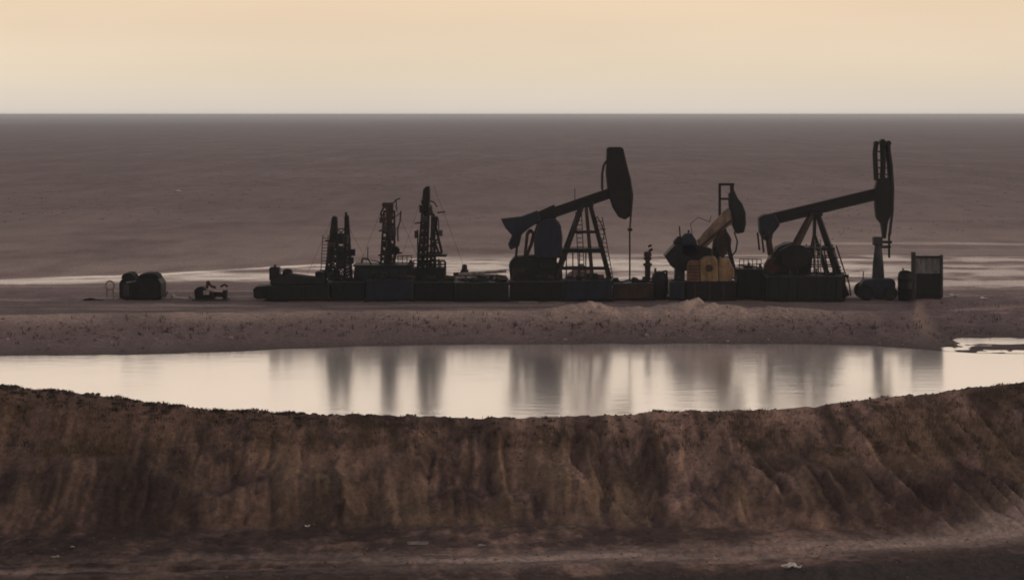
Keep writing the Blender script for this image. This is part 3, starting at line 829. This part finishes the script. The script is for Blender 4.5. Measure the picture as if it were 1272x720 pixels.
# ------------------------------------------------------------------ row of low steel tanks along the front of the pad
def mud_tank(px0, px1, ytop, d, label, mat='green_steel', rail=None, hatches=2, ribs=5, depth=1.9):
    v = View(d)
    t = thing('mud_tank', (v.x((px0 + px1) / 2), d, 0), label, 'tank', 'low steel tanks along the pad')
    w = v.x(px1) - v.x(px0)
    z1 = v.z(ytop)
    MB().box(v.x(px0), v.x(px1), d, d + depth, .14, z1).build('tank_body', mat, t, bevel=.03)
    MB().box(v.x(px0) - .06, v.x(px1) + .06, d - .05, d + depth + .05, z1 + .003, z1 + .075).build('rim', 'slate_steel', t)
    for k in range(ribs):
        x = v.x(px0) + w * (k + .5) / ribs
        MB().box(x - .05, x + .05, d - .09, d - .002, .16, z1 - .02).build('rib', mat, t)
    for s in (.25, depth - .25):
        MB().box(v.x(px0) - .15, v.x(px1) + .15, d + s - .12, d + s + .12, -.04, .138).build('skid_runner', 'black_steel', t)
    for k in range(hatches):
        x = v.x(px0) + w * (k + .6 + .15 * math.sin(px0 + k)) / hatches
        MB().box(x - .3, x + .3, d + .4, d + 1.1, z1 + .078, z1 + .19 + .1 * (k % 2)).build('hatch', 'black_steel', t, bevel=.03)
    rr_ = random.Random(int(px0))
    pts = [(v.x(px0) + w * q, d + .25 + rr_.uniform(-.1, .1), z1 + rr_.uniform(.12, .32)) for q in np.linspace(.04, .96, 7)]
    MB().path(pts, .06).build('manifold_pipe', 'black_steel', t)
    for k in range(max(2, int((px1 - px0) / 14))):
        x = v.x(px0) + w * rr_.uniform(.05, .95)
        hh = rr_.uniform(.2, .6)
        bb = MB().tube((x, d + .5, z1 + .07), (x, d + .5, z1 + hh), rr_.uniform(.05, .13), n=8)
        bb.build('valve_stub', ('black_steel', 'rust_steel')[k % 2], t)
    if px1 - px0 > 30 and ytop > 345:
        for k in range(3):
            x = v.x(px0) + w * (k + rr_.uniform(.1, .9)) / 3
            ww, hh = rr_.uniform(.2, .5), rr_.uniform(.15, .45)
            MB().prism([(x - ww, z1 + .076), (x - ww * rr_.uniform(.6, 1), z1 + .1 + hh), (x + ww * rr_.uniform(.3, .9), z1 + .1 + hh * rr_.uniform(.6, 1.1)), (x + ww, z1 + .076)], d + 1.15, d + 1.7).build('pump_box', ('black_steel', 'green_steel', 'rust_steel')[k], t, bevel=.03)
    if rail:
        railing(v, px0 + 3, px1 - 3, ytop - rail, ytop, .2, t, n=6)
    return t
mud_tank(412, 452, 351, 137.6, 'low dark steel tank below the twin-legged drilling mast', 'green_steel', hatches=1)
mud_tank(455, 513, 349, 136.9, 'low dark tank in front of the tall engine house', 'blue_steel', hatches=2)
mud_tank(514, 565, 351.5, 137.3, 'low dark tank below the tallest drilling mast', 'black_steel', hatches=1)
mud_tank(566, 632, 352, 137.0, 'low dark tank in front of the stacked pipes', 'green_steel', hatches=2)
mud_tank(633, 700, 350.5, 137.1, 'low dark tank in front of the solid-headed pumpjack gearbox', 'black_steel', hatches=0, ribs=6)
mud_tank(701, 760, 349.5, 137.2, 'low dark tank in front of the solid-headed pumpjack legs', 'blue_steel', hatches=0)
mud_tank(763, 812, 353, 137.8, 'lowest dark tank beside the wellhead, right of the solid-headed pumpjack', 'rust_steel', hatches=1)
mud_tank(833, 850, 351, 137.5, 'narrow dark tank left of the yellow engine skid', 'blue_steel', hatches=0, ribs=2)
mud_tank(916, 949, 335, 138.2, 'taller dark tank with handrail left of the open-headed pumpjack', 'black_steel', rail=13, hatches=1, ribs=4)
mud_tank(952, 1046, 344, 137.0, 'long dark tank in front of the open-headed pumpjack', 'green_steel', hatches=0, ribs=8)

# upright round vessel and valve tree between the pumpjacks
v = View(138.5)
t = thing('round_vessel', (v.x(818), v.d, 0), 'stubby black upright vessel left of the compact pumpjack', 'vessel')
MB().lathe((v.x(819), v.d, 0), [(.5, 0), (.56, .08), (.56, 1.55), (.5, 1.8), (.34, 1.98), (.1, 2.04)], 18).build('shell', 'black_steel', t, smooth=True)
MB().path([v.p(822, 338), v.p(828, 336), v.p(829, 352), v.p(829, 366)], .07).build('outlet_pipe', 'black_steel', t)
MB().tube(v.p(814, 338), v.p(814, 333), .08).build('vent', 'black_steel', t)
v = View(141.0)
t = thing('valve_tree', (v.x(804.5), v.d, 0), 'slim rusty valve tree standing between solid-headed pumpjack and round vessel', 'valve tree')
MB().lathe((v.x(804.5), v.d, 0), [(.3, 0), (.3, .2), (.16, .25), (.16, 1.2), (.3, 1.22), (.3, 1.34), (.2, 1.36), (.22, 2.2), (.33, 2.25), (.33, 2.4), (.18, 2.45), (.17, 2.9), (.3, 2.95), (.26, 3.25), (.1, 3.3)], 12).build('stem', 'rust_steel', t)
MB().tube(v.p(800, 321), v.p(809, 321), .12).build('cross_pipe', 'rust_steel', t)
MB().tube(v.p(806, 312), v.p(810.5, 309), .1).build('lubricator', 'rust_steel', t)
MB().path([v.p(805, 306), v.p(809.5, 304.5)], .09).build('hand_wheel', 'black_steel', t)

# ------------------------------------------------------------------ rig carrier on the left of the yard
v = View(138.0); D = v.d
t = thing('pump_skid', (v.x(365), D, 0), 'long low dark pump skid with square exhaust box, left end of the yard', 'pump skid')
MB().prism(v.poly([(317, 368), (316, 358), (320, 354.5), (331, 354), (332, 369.5), (321, 370)]), D - .8, D + .9).build('nose_box', 'black_steel', t, bevel=.03)
MB().box(v.x(332.4), v.x(410), D - 1.0, D + 1.1, .1, v.z(353.5)).build('skid_tank', 'green_steel', t, bevel=.05)
for k in range(6):
    px = 340 + 12.6 * k
    MB().box(v.x(px) - .05, v.x(px) + .05, D - 1.08, D - 1.0, .14, v.z(355)).build('rib', 'black_steel', t)
MB().prism(v.poly([(337, 353.3), (336, 348), (345, 341), (362, 340), (394, 344), (400, 353.3)]), D - .5, D + .7).build('engine_hood', 'olive_tarp', t, bevel=.08)
MB().box(v.x(334.5), v.x(347), D - .1, D + .8, v.z(348), v.z(332)).build('exhaust_box', 'black_steel', t, bevel=.05)
MB().tube(v.p(341, 332, .3), v.p(341, 329, .3), .1).build('rain_cap', 'rust_steel', t)
MB().lathe((v.x(357), D + .1, v.z(343)), [(.33, 0), (.36, .1), (.36, .35), (.25, .5), (.06, .54)], 12).build('air_filter', 'black_steel', t)
MB().box(v.x(392), v.x(403), D - .4, D + .6, v.z(353.3), v.z(337)).build('control_box', 'black_steel', t, bevel=.05)
MB().box(v.x(330), v.x(412), D - .7, D + .8, -.04, .098).build('runner', 'black_steel', t)

# twin-legged mast
v = View(140.5); D = v.d
t = thing('drilling_mast', (v.x(420), D, 0), 'short twin-legged lattice drilling mast, leftmost of the three towers', 'mast', 'drilling masts on the pad')
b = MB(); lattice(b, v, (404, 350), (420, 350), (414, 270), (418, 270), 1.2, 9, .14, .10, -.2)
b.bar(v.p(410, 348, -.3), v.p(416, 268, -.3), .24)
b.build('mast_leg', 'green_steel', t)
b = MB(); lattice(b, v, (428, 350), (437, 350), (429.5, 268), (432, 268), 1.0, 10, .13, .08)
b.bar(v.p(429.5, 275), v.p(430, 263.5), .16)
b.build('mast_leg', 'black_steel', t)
b = MB()
for k in range(7):
    y0 = 284 + k * 9.2
    b.bar(v.p(418, y0), v.p(429, y0 + 9), .07); b.bar(v.p(429, y0), v.p(418, y0 + 9), .07); b.bar(v.p(418, y0), v.p(429, y0), .08)
b.build('cross_brace', 'slate_steel', t)
for y0 in (290, 306, 322):
    MB().box(v.x(419.5), v.x(428), D - .05, D + .02, v.z(y0 + 12), v.z(y0)).build('track_plate', 'slate_steel', t)
ladder(v, (404, 292), (401, 348), .2, .4, t, n=14, r=.03)
b = MB()
for px, y in ((438, 312), (436, 322), (424, 318), (411, 318)):
    b.box(v.x(px) - .22, v.x(px) + .22, D - .5, D - .1, v.z(y + 5), v.z(y - 3))
b.build('winch_box', 'black_steel', t)
MB().box(v.x(400), v.x(442), D - 1.0, D + .9, -.05, v.z(350)).build('substructure', 'black_steel', t, bevel=.05)
railing(v, 399, 412, 334, 350, -.9, t, n=4)
railing(v, 426, 441, 336, 350, -.9, t, n=4)

# engine house block with mast B
v = View(139.2); D = v.d
t = thing('engine_house', (v.x(476), D, 0), 'tall flat-topped black engine house below the two taller masts', 'engine house')
MB().box(v.x(441), v.x(512), D - .7, D + 1.9, .05, v.z(330)).build('wall', 'black_steel', t, bevel=.05)
MB().box(v.x(439.5), v.x(513.5), D - .85, D + 2.05, v.z(329.9), v.z(328.2)).build('roof', 'black_steel', t)
for px in (450, 462, 474, 486, 498):
    MB().box(v.x(px), v.x(px + 8), D - .76, D - .702, .5, v.z(334)).build('wall_panel', 'blue_steel', t)
b = MB()
b.path([v.p(449, 327, .2), v.p(450, 321, .2), v.p(457, 322, .2), v.p(461, 328, .2)], .06)
b.path([v.p(456.5, 322, .2), v.p(456.7, 307, .2)], .035)
b.path([v.p(461, 324, .2), v.p(471, 325, .2), v.p(471, 328, .2)], .05)
b.build('roof_pipe', 'black_steel', t)
railing(v, 494, 511, 318, 328, .3, t, n=4)

v = View(140.8); D = v.d
t = thing('drilling_mast', (v.x(483), D, 0), 'thick single-column drilling mast with flared head, middle of the three towers', 'mast', 'drilling masts on the pad')
MB().prism(v.poly([(476, 330), (479, 312), (480, 290), (480.5, 262), (478, 257), (474.5, 256), (475, 251.5), (488.5, 251.5), (488.5, 262), (487, 275), (486, 300), (487, 314), (486, 330)]), D - .35, D + .35).build('column', 'rust_steel', t, bevel=.05)
b = MB(); lattice(b, v, (473, 330), (490, 330), (477, 262), (490, 262), 1.1, 8, .1, .06)
b.build('column_lattice', 'black_steel', t)
b = MB(); b.path([v.p(478, 256, -.4), v.p(473.5, 264, -.4), v.p(475, 272, -.4), v.p(478, 275, -.4)], .07)
b.build('hose_loop', 'black_steel', t)
b = MB(); b.path([v.p(489, 252), v.p(492, 248), v.p(497, 246.5)], .05); b.path([v.p(492, 248), v.p(493, 262)], .04)
b.build('crown_arm', 'black_steel', t)
b = MB(); b.path([v.p(498, 262), v.p(497, 275), v.p(494, 284), v.p(494.5, 300)], .05); b.path([v.p(490, 270), v.p(498, 264)], .03); b.path([v.p(490, 284), v.p(494, 284)], .03)
b.build('whip_pole', 'black_steel', t)
MB().tube(v.p(491, 311, -.3), v.p(491, 311, .3), .33, n=14).build('sheave', 'black_steel', t)
b = MB(); b.bar(v.p(470, 317), v.p(499, 314), .12); b.bar(v.p(491, 314), v.p(489, 328), .2)
b.build('work_arm', 'black_steel', t)
MB().box(v.x(471), v.x(494), D - .5, D + .6, -.05, v.z(330)).build('pedestal', 'black_steel', t)

v = View(140.2); D = v.d
t = thing('drilling_mast', (v.x(534), D, 0), 'tallest lattice drilling mast with crown block and slanted side leg', 'mast', 'drilling masts on the pad')
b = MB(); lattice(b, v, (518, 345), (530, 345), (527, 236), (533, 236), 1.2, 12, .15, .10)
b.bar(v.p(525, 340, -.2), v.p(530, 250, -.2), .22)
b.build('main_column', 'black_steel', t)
MB().prism(v.poly([(525.5, 236), (529, 231.5), (534, 231), (534.5, 246), (533.5, 258), (526, 262), (523.5, 252), (523.5, 248), (528, 247)]), D - .45, D + .45).build('crown_block', 'black_steel', t, bevel=.05)
b = MB(); lattice(b, v, (534, 345), (541, 345), (537, 266), (539, 266), .8, 9, .13, .08)
b.bar(v.p(538, 268), v.p(549, 314), .18); b.bar(v.p(549, 314), v.p(530, 314), .14)
b.bar(v.p(536, 290), v.p(545, 314), .16); b.bar(v.p(545, 296), v.p(533, 306), .12); b.bar(v.p(541, 283), v.p(534, 298), .12)
b.build('side_leg', 'green_steel', t)
b = MB()
b.path([v.p(532, 249), v.p(539, 251), v.p(543, 257)], .05); b.path([v.p(539, 268), v.p(544, 270), v.p(545, 276), v.p(545, 300)], .035); b.path([v.p(535, 254), v.p(538, 268)], .05)
b.build('guy_arm', 'black_steel', t)
b = MB()
b.tube(v.p(518.5, 285, .4), v.p(518.5, 335, .4), .05); b.box(v.x(514.5), v.x(519.5), D + .35, D + .45, v.z(296), v.z(287)); b.bar(v.p(515, 278, .4), v.p(526, 276, .4), .1)
b.build('side_pole', 'slate_steel', t)
MB().box(v.x(524), v.x(555), D - .7, D + .7, v.z(318), v.z(315.5)).build('work_platform', 'black_steel', t)
railing(v, 536, 554, 324, 332, -.6, t, n=4, r=.045)
MB().box(v.x(514), v.x(554), D - .9, D + .9, -.05, v.z(331.5)).build('substructure', 'black_steel', t, bevel=.05)
b = MB(); b.path([v.p(506, 333, -.95), v.p(511, 322, -.95), v.p(515, 330, -.95)], .08); b.path([v.p(512, 326, -.95), v.p(517, 348, -.95)], .1)
b.build('stand_pipe', 'black_steel', t)
railing(v, 514, 553, 322, 331.5, -.85, t, n=7, r=.045)

# ------------------------------------------------------------------ clutter between the tallest mast and the pumpjack
v = View(141.0); D = v.d
t = thing('pipe_rack', (v.x(597), D, 0), 'rack of pale drill pipes between the tallest mast and solid-headed pumpjack', 'pipe rack')
for px in (568, 596, 622):
    b = MB(); b.bar(v.p(px, 371), v.p(px, 350), .16)
    b.bar(v.p(px, 351, -1.2), v.p(px, 351, 1.2), .14); b.bar(v.p(px, 351, -1.1), v.p(px, 371, -1.1), .14); b.bar(v.p(px, 351, 1.1), v.p(px, 371, 1.1), .14)
    b.build('trestle', 'rust_steel', t)
zt = v.z(350.2)
for k in range(14):
    row = k // 6
    col_ = k % 6
    yy = D - 1.0 + col_ * .38 + .19 * row
    tilt = random.uniform(-.10, .25)
    x0, x1 = 560 + random.uniform(0, 10), 626 + random.uniform(-12, 6)
    zc = zt + .12 + row * .24 + .02
    MB().tube((v.x(x0), yy, zc), (v.x(x1), yy, zc + tilt * (1 if row == 2 else 0)), .11, n=8).build('pipe', ('pale_pipe', 'rust_steel', 'grey_steel')[k % 3], t)
t = thing('scrap_heap', (v.x(615), 139.6, 0), 'jumble of bent beams piled right beside the pipe rack', 'scrap heap')
v = View(139.6); D = v.d
for k in range(11):
    px = 598 + 3.0 * k
    a = random.uniform(-.5, .5)
    MB().bar(v.p(px - 8 + a * 4, 366 - random.uniform(0, 8), random.uniform(-.5, .5)), v.p(px + 7, 342 + random.uniform(-3, 9), random.uniform(-.5, .5)), random.uniform(.08, .2), random.uniform(.06, .16)).build('beam_offcut', ('rust_steel', 'pale_pipe', 'black_steel')[k % 3], t)
v = View(140.9); D = v.d
t = thing('small_pump', (v.x(577), 143.5, 0), 'small upright pump head poking up behind the pipe rack', 'pump')
v = View(143.5); D = v.d
MB().lathe((v.x(577), D, 0), [(.5, 0), (.5, 1.2), (.3, 1.3), (.3, 1.7), (.22, 1.75), (.18, 2.1), (.05, 2.15)], 12).build('casing', 'rust_steel', t)
MB().tube(v.p(572, 350), v.p(583, 349), .12).build('flange_pipe', 'rust_steel', t)
v = View(146.0); D = v.d
hp = MB()
prof = [(1.9 * (1 - q ** 1.4) + .05, q * 1.9) for q in np.linspace(0, 1, 9)]
hp.lathe((v.x(722), D, 0), prof, 26)
o = hp.build('spoil_heap', 'tan_paint', None, smooth=True)
for w in o.data.vertices:
    n = random.uniform(-.1, .1); w.co.x += n; w.co.z = max(0, w.co.z + random.uniform(-.12, .12)) if w.co.z > .05 else w.co.z - .1
tag(o, 'reddish tan heap of spoil behind the solid-headed pumpjack legs', 'spoil heap')

# ------------------------------------------------------------------ left outliers: truck-like tank unit, hoop, small motor
v = View(139.0); D = v.d
t = thing('tanker_unit', (v.x(177), D, 0), 'boxy black tank unit with humped covers on top, standing alone at left', 'tank unit')
MB().prism(v.poly([(151.5, 369), (151, 350), (154.5, 345), (199, 345), (203, 351), (203, 369)]), D - .9, D + 1.1).build('tank_body', 'black_steel', t, bevel=.04)
MB().prism(v.poly([(153, 345.1), (154, 341), (157, 338.5), (164, 338), (168, 341), (170, 345.1)]), D - .75, D + .9).build('tarp_hump', 'rubber', t, bevel=.04)
MB().prism(v.poly([(172, 345.1), (175, 340.5), (182, 338.5), (193, 338.5), (198, 341), (200, 345.1)]), D - .7, D + .8).build('tarp_hump', 'rubber', t, bevel=.04)
MB().bar(v.p(160, 349.5, -.93), v.p(172, 347.5, -.93), .05, .1).build('side_strip', 'grey_steel', t)
MB().box(v.x(156), v.x(163), D - .96, D - .905, v.z(366), v.z(352)).build('side_door', 'slate_steel', t)
MB().box(v.x(153), v.x(201), D - .7, D + .9, v.z(370), v.z(368.1)).build('chassis', 'black_steel', t)
for px in (160, 194):
    wheel(t, (v.x(px), D - .78, .42), .42, .28)
    wheel(t, (v.x(px), D + .98, .42), .42, .28)
v = View(138.6); D = v.d
t = thing('hoop_stand', (v.x(137), D, 0), 'pale upright ring on a short stand left of the black tank unit', 'hoop')
b = MB()
ring = [v.p(136.5 + 5.2 * math.sin(g), 354.5 - 5.5 * math.cos(g)) for g in np.linspace(0, 2 * math.pi, 17)]
b.path(ring, .07)
b.build('ring', 'pale_pipe', t)
b = MB(); b.path([v.p(133, 358.5), v.p(132, 370)], .07); b.path([v.p(140, 358.5), v.p(141, 371)], .07); b.path([v.p(126, 371.5), v.p(146, 371.5)], .07)
b.build('stand', 'pale_pipe', t)
MB().prism(v.poly([(104, 374), (106, 370.5), (114, 369), (122, 371), (133, 372), (137, 374)]), D - .7, D - .2).build('hose_coil', 'rubber', t, bevel=.04)
v = View(138.2); D = v.d
t = thing('motor_unit', (v.x(260), D, 0), 'small black motor with red pipework between tank unit and pump skid', 'motor')
MB().prism(v.poly([(243, 371), (242, 360), (246, 356), (253, 355), (257, 360), (266, 362), (267, 371)]), D - .4, D + .4).build('motor_body', 'black_steel', t, bevel=.06)
MB().bar(v.p(262, 365), v.p(281, 366), .3, .35).build('drive_shaft', 'black_steel', t)
MB().box(v.x(277.5), v.x(282), D - .35, D + .35, v.z(373), v.z(360)).build('end_plate', 'black_steel', t)
b = MB(); b.path([v.p(257, 358), v.p(258, 349), v.p(262, 355), v.p(268, 357)], .1); b.path([v.p(274, 356), v.p(279, 353), v.p(283, 356)], .08)
b.build('pipework', 'red_paint', t)
MB().box(v.x(254), v.x(261), D - .55, D - .41, v.z(365), v.z(360)).build('name_plate', 'pale_pipe', t)
b = MB(); b.box(v.x(240), v.x(284), D - .5, D + .5, -.03, .09); b.bar(v.p(266, 372), v.p(266, 364), .2)
b.build('skid', 'slate_steel', t)
v = View(139.5); D = v.d
t = thing('low_trough', (v.x(223), D, 0), 'low pale trough lying between the black tank unit and small motor', 'trough')
MB().prism(v.poly([(212, 371), (214, 366), (216, 366), (217, 369), (234, 370), (236, 367), (238, 367), (238, 372)]), D - .4, D + .4).build('trough_body', 'pale_pipe', t, bevel=.02)
MB().bar(v.p(206, 369, -.5), v.p(210, 361, -.5), .08).build('peg', 'timber', t)


v = View(140.0)
rq = random.Random(4)
for o, x0, x1, y0, y1, n in ((0, 408, 436, 285, 345, 12), (1, 475, 492, 262, 326, 11), (2, 522, 548, 255, 326, 14)):
    o = [q for q in S.objects if q.name.startswith('drilling_mast')][o]
    for k in range(n):
        px, py = rq.uniform(x0, x1), rq.uniform(y0, y1)
        bb = MB()
        if k % 3 == 0:
            bb.bar(v.p(px - rq.uniform(3, 6), py, -.6), v.p(px + rq.uniform(2, 6), py + rq.uniform(-3, 2), -.4), .10)
            bb.build('bracket', 'black_steel', o)
        elif k % 3 == 1:
            w_, h_ = rq.uniform(.1, .25), rq.uniform(.12, .35)
            x_, y_, z_ = v.p(px, py, -.5)
            bb.box(x_ - w_, x_ + w_, y_ - .2, y_ + .4, z_ - h_, z_ + h_)
            bb.build('junction_box', ('slate_steel', 'black_steel', 'rust_steel')[k % 4 % 3], o)
        else:
            q = [v.p(px, py, -.5), v.p(px + rq.uniform(-3, 3), py + 8, -.6), v.p(px + rq.uniform(-5, 5), py + 18, -.5)]
            bb.path(q, .045)
            bb.build('hose', 'black_steel', o)

# ------------------------------------------------------------------ stay cables of the masts, cables between units
for o in [q for q in S.objects if q.name.startswith('drilling_mast')]:
    x, y = o.location.x, o.location.y
    h = {0: 6.0, 1: 7.0, 2: 8.1}[min(2, int((x + 13.5) / 3.3))]
    for sx, sy in ((-1, 2.5), (1, 2.5)):
        MB().tube((x + sx * .3, y, h), (x + sx * 3.2, y + sy, 0.0), .011, n=4).build('stay_cable', 'black_steel', o)

# ------------------------------------------------------------------ litter and stones
def ground_z(x, y):
    return float(height(np.array([[x]]), np.array([[y]]))[0, 0])

def ground_at(px, py):
    """where the line of sight through that pixel meets the land"""
    k = (px - 636.0) / F
    ys = np.linspace(69.0, 400.0, 6000)
    zr = CAMH - (py - 142.0) / F * ys
    hh = height(k * ys[None, :], ys[None, :])[0]
    i = int(np.argmax(hh >= zr))
    return k * ys[i], ys[i], float(hh[i])

def scrap(px, py, w, h, label, mat='white_scrap', name='litter_scrap', rot=0.0):
    x, y, z = ground_at(px, py)
    n = 7
    top, bot = [], []
    for j in range(4):
        for i in range(n):
            a, c = i / (n - 1) - .5, j / 3 - .5
            zz = h * (.35 + .65 * math.sin(2.1 * a * 3 + px + c * 2.0) * (.5 - abs(c)) * 1.4)
            xx, yy = a * w * (1 - .3 * abs(c)), c * w * .6
            top.append((x + xx * math.cos(rot) - yy * math.sin(rot), y + xx * math.sin(rot) + yy * math.cos(rot), z + max(.02, zz)))
    bot = [(p[0], p[1], p[2] - .02) for p in top]
    fs = [(j * n + i, j * n + i + 1, (j + 1) * n + i + 1, (j + 1) * n + i) for j in range(3) for i in range(n - 1)]
    k = len(top)
    fs += [tuple(q + k for q in reversed(f)) for f in fs]
    rim = [i for i in range(n)] + [n - 1 + n * j for j in range(1, 4)] + [3 * n + i for i in range(n - 2, -1, -1)] + [n * j for j in (2, 1)]
    fs += [(rim[q], rim[(q + 1) % len(rim)], rim[(q + 1) % len(rim)] + k, rim[q] + k) for q in range(len(rim))]
    b = MB(); b.add(top + bot, fs)
    e = bpy.data.objects.new('anchor', None)
    o = b.build(name, mat)
    bpy.data.objects.remove(e)
    return tag(o, label, 'litter')
scrap(980, 705, .60, .30, 'larger white scrap lying on dark ground at the bottom right', rot=.7)
scrap(991, 706, .32, .2, 'smaller white scrap just right of the larger one at bottom right', rot=-.4)
scrap(382, 655, .22, .16, 'small whitish lump low on the embankment, left of centre')
scrap(483, 624, .14, .28, 'thin pale flake upright on the embankment face, centre left', 'pale_pipe')
scrap(519, 675, .9, .10, 'long pale strip lying along the foot of the embankment', 'pale_pipe')
scrap(600, 677, .45, .08, 'short pale strip at the embankment foot, right of the long strip', 'pale_pipe')
scrap(68, 692, .34, .12, 'dull pale scrap at the lower left foot of the slope', 'pale_pipe', rot=.5)
scrap(90, 680, .18, .10, 'tiny pale scrap above the dull scrap at lower left', 'pale_pipe')
scrap(790, 602, .14, .14, 'tiny light chip halfway down the embankment, right of centre', 'pale_pipe')
scrap(1185, 369, .75, .45, 'white crumpled sheet on the pad right of the grey panelled cabin')
scrap(1222, 372, .5, .35, 'pale scrap on the pad, farthest right of the cabin')
scrap(221, 238, 1.4, .45, 'small white speck far out on the plain, upper left')
scrap(656, 375.5, 1.5, .07, 'long pale plank on the pad edge before the solid-headed pumpjack', 'pale_pipe', 'plank')
scrap(692, 376, 1.1, .06, 'short pale plank on the pad edge below the pumpjack legs', 'pale_pipe', 'plank')

# rubble along the far bank and on the near crest: too small and many to count
ico = bmesh.new(); bmesh.ops.create_icosphere(ico, subdivisions=1, radius=1.0)
iv = np.array([p.co[:] for p in ico.verts]); ifc = [tuple(q.index for q in f.verts) for f in ico.faces]; ico.free()
def stones(name, pts, sizes, mat):
    vs, fs = [], []
    for (x, y, z), s in zip(pts, sizes):
        q = iv * rng.uniform(.7, 1.3, iv.shape) * np.array((1.25, 1.0, .8)) * s + np.array((x, y, z + s * .25))
        o = len(vs)
        vs += q.tolist(); fs += [tuple(i + o for i in f) for f in ifc]
    b = MB(); b.v = [tuple(p) for p in vs]; b.f = fs
    o = b.build(name, mat)
    o['kind'] = 'stuff'
    return o
n = 1500
xr = rng.uniform(-42, 42, n)
sy = shore_y(xr); by = bank_top_y(xr)
yr = sy + (by - sy) * np.clip(rng.beta(2.2, 2.0, n), .04, .98)
zr = height(xr[None, :], yr[None, :])[0]
ok = (zr > WATER + .05) & (fbm(xr * .35, yr * .5, 301, 3) > -.05)
stones('bank_rubble', np.stack([xr, yr, zr], -1)[ok][::2], rng.uniform(.02, .07, ok.sum())[::2] * (1 + 1.2 * (rng.random(ok.sum())[::2] > .93)), 'pale_stone')
stones('bank_clods', np.stack([xr, yr, zr], -1)[ok][1::2], rng.uniform(.02, .10, ok.sum())[1::2], 'soil_clod')
n = 1500
xr = rng.uniform(-24, 24, n); yr = 85.4 - np.abs(rng.normal(0, 1, n)) * 2.6 - .1
yr = np.where(rng.random(n) < .35, rng.uniform(70, 78, n), yr)
zr = height(xr[None, :], yr[None, :])[0]
stones('slope_clods', np.stack([xr, yr, zr], -1), rng.uniform(.012, .055, n), 'soil_clod')

# dry stubble: bundles of thin stalks
def stubble(name, xs, ys, hmin, hmax, mat, blades=7, spread=.16, w=.02):
    vs, fs = [], []
    zs = height(xs[None, :], ys[None, :])[0]
    for x, y, z in zip(xs, ys, zs):
        if z < WATER + .03:
            continue
        for k in range(blades):
            a = rng.uniform(0, 6.283); h = rng.uniform(hmin, hmax); l = rng.uniform(.1, .7) * h
            bx, by_ = x + rng.normal(0, spread), y + rng.normal(0, spread)
            c, s = math.cos(a), math.sin(a)
            g = rng.uniform(0, 6.283); ux, uy = math.cos(g) * w, math.sin(g) * w
            o = len(vs)
            m1 = (bx + c * l * .35, by_ + s * l * .35, z + h * .6)
            vs += [(bx - ux, by_ - uy, z - .03), (bx + ux, by_ + uy, z - .03), (m1[0] + ux * .8, m1[1] + uy * .8, m1[2]), (m1[0] - ux * .8, m1[1] - uy * .8, m1[2]), (bx + c * l, by_ + s * l, z + h)]
            fs += [(o, o + 1, o + 2, o + 3), (o + 3, o + 2, o + 4)]
    b = MB(); b.v = vs; b.f = fs
    me = bpy.data.meshes.new(name); me.from_pydata(vs, [], fs); me.materials.append(MATS[mat])
    o = bpy.data.objects.new(name, me); S.collection.objects.link(o)
    o['kind'] = 'stuff'
    return o
n = 420
xr = rng.uniform(-41, 41, n); sy = shore_y(xr); by = bank_top_y(xr)
yr = sy + (by - sy) * np.clip(rng.normal(.62, .16, n), .1, .98)
stubble('bank_stubble', xr, yr, .08, .34, 'dead_stalk', 5, .10, .018)
n = 520
xr = np.concatenate([rng.uniform(-24, -9, 400), rng.uniform(-9, 24, 120)])
xr = xr[fbm(xr * .8, xr * 0, 303, 3) > -.05]
yr = 85.1 + rng.normal(0, .4, len(xr))
stubble('crest_grass', xr, yr, .03, .10, 'dead_stalk', 14, .10, .02)
n = 900
xr = np.concatenate([rng.uniform(-24, -6, 650), rng.uniform(-6, 24, 250)]); yr = 85.1 + rng.normal(0, .35, n)
kp = fbm(xr * .9, xr * 0, 305, 3) > -.1
xr, yr = xr[kp], yr[kp]
zr = height(xr[None, :], yr[None, :])[0]
stones('crest_clods', np.stack([xr, yr, zr], -1), rng.uniform(.02, .085, len(xr)) * np.where(xr < -9, 1.25, .8), 'dark_clod')
xr = rng.uniform(-24, 24, 16000); yr = 85 - rng.uniform(.3, 5.8, 16000)
vq = 85 - yr
keep = fbm(xr * .30 - vq * .1, vq * .40, 221, 5) * .75 + .55 * fbm(xr * 1.4, vq * .22, 223, 4) + rng.normal(0, .12, 16000) > .10
stubble('slope_grass', xr[keep], yr[keep], .06, .24, 'dry_grass', 6, .12, .012)
kd = ~keep & (rng.random(16000) < .16)
stubble('dark_weeds', xr[kd], yr[kd], .05, .20, 'dead_stalk', 6, .12, .012)

# sparse low scrub on the plain
n = 2600
yr = 190 + 700 * rng.random(n) ** 1.6
xr = (rng.random(n) - .5) * yr * .62
kp = fbm(xr * .02, yr * .01, 311, 3) > -.05
stubble('plain_scrub', xr[kp], yr[kp], .05, .20, 'plain_scrub', 7, .28, .03)
HAZE = 2.4e-4

# ------------------------------------------------------------------ haze: thin evening air over the plain
m = bpy.data.materials.new('haze'); m.use_nodes = True
nt = m.node_tree; nt.nodes.clear()
out = nt.nodes.new('ShaderNodeOutputMaterial')
pv = nt.nodes.new('ShaderNodeVolumePrincipled')
pv.inputs['Color'].default_value = (0.82, 0.91, 1.0, 1)
pv.inputs['Anisotropy'].default_value = 0.35
pv.inputs['Density'].default_value = HAZE
nt.links.new(pv.outputs[0], out.inputs['Volume'])
MATS['haze'] = m
hz = MB().box(-40000, 40000, -40000, 40000, -75, 14.1).build('haze', 'haze')
hz['kind'] = 'stuff'
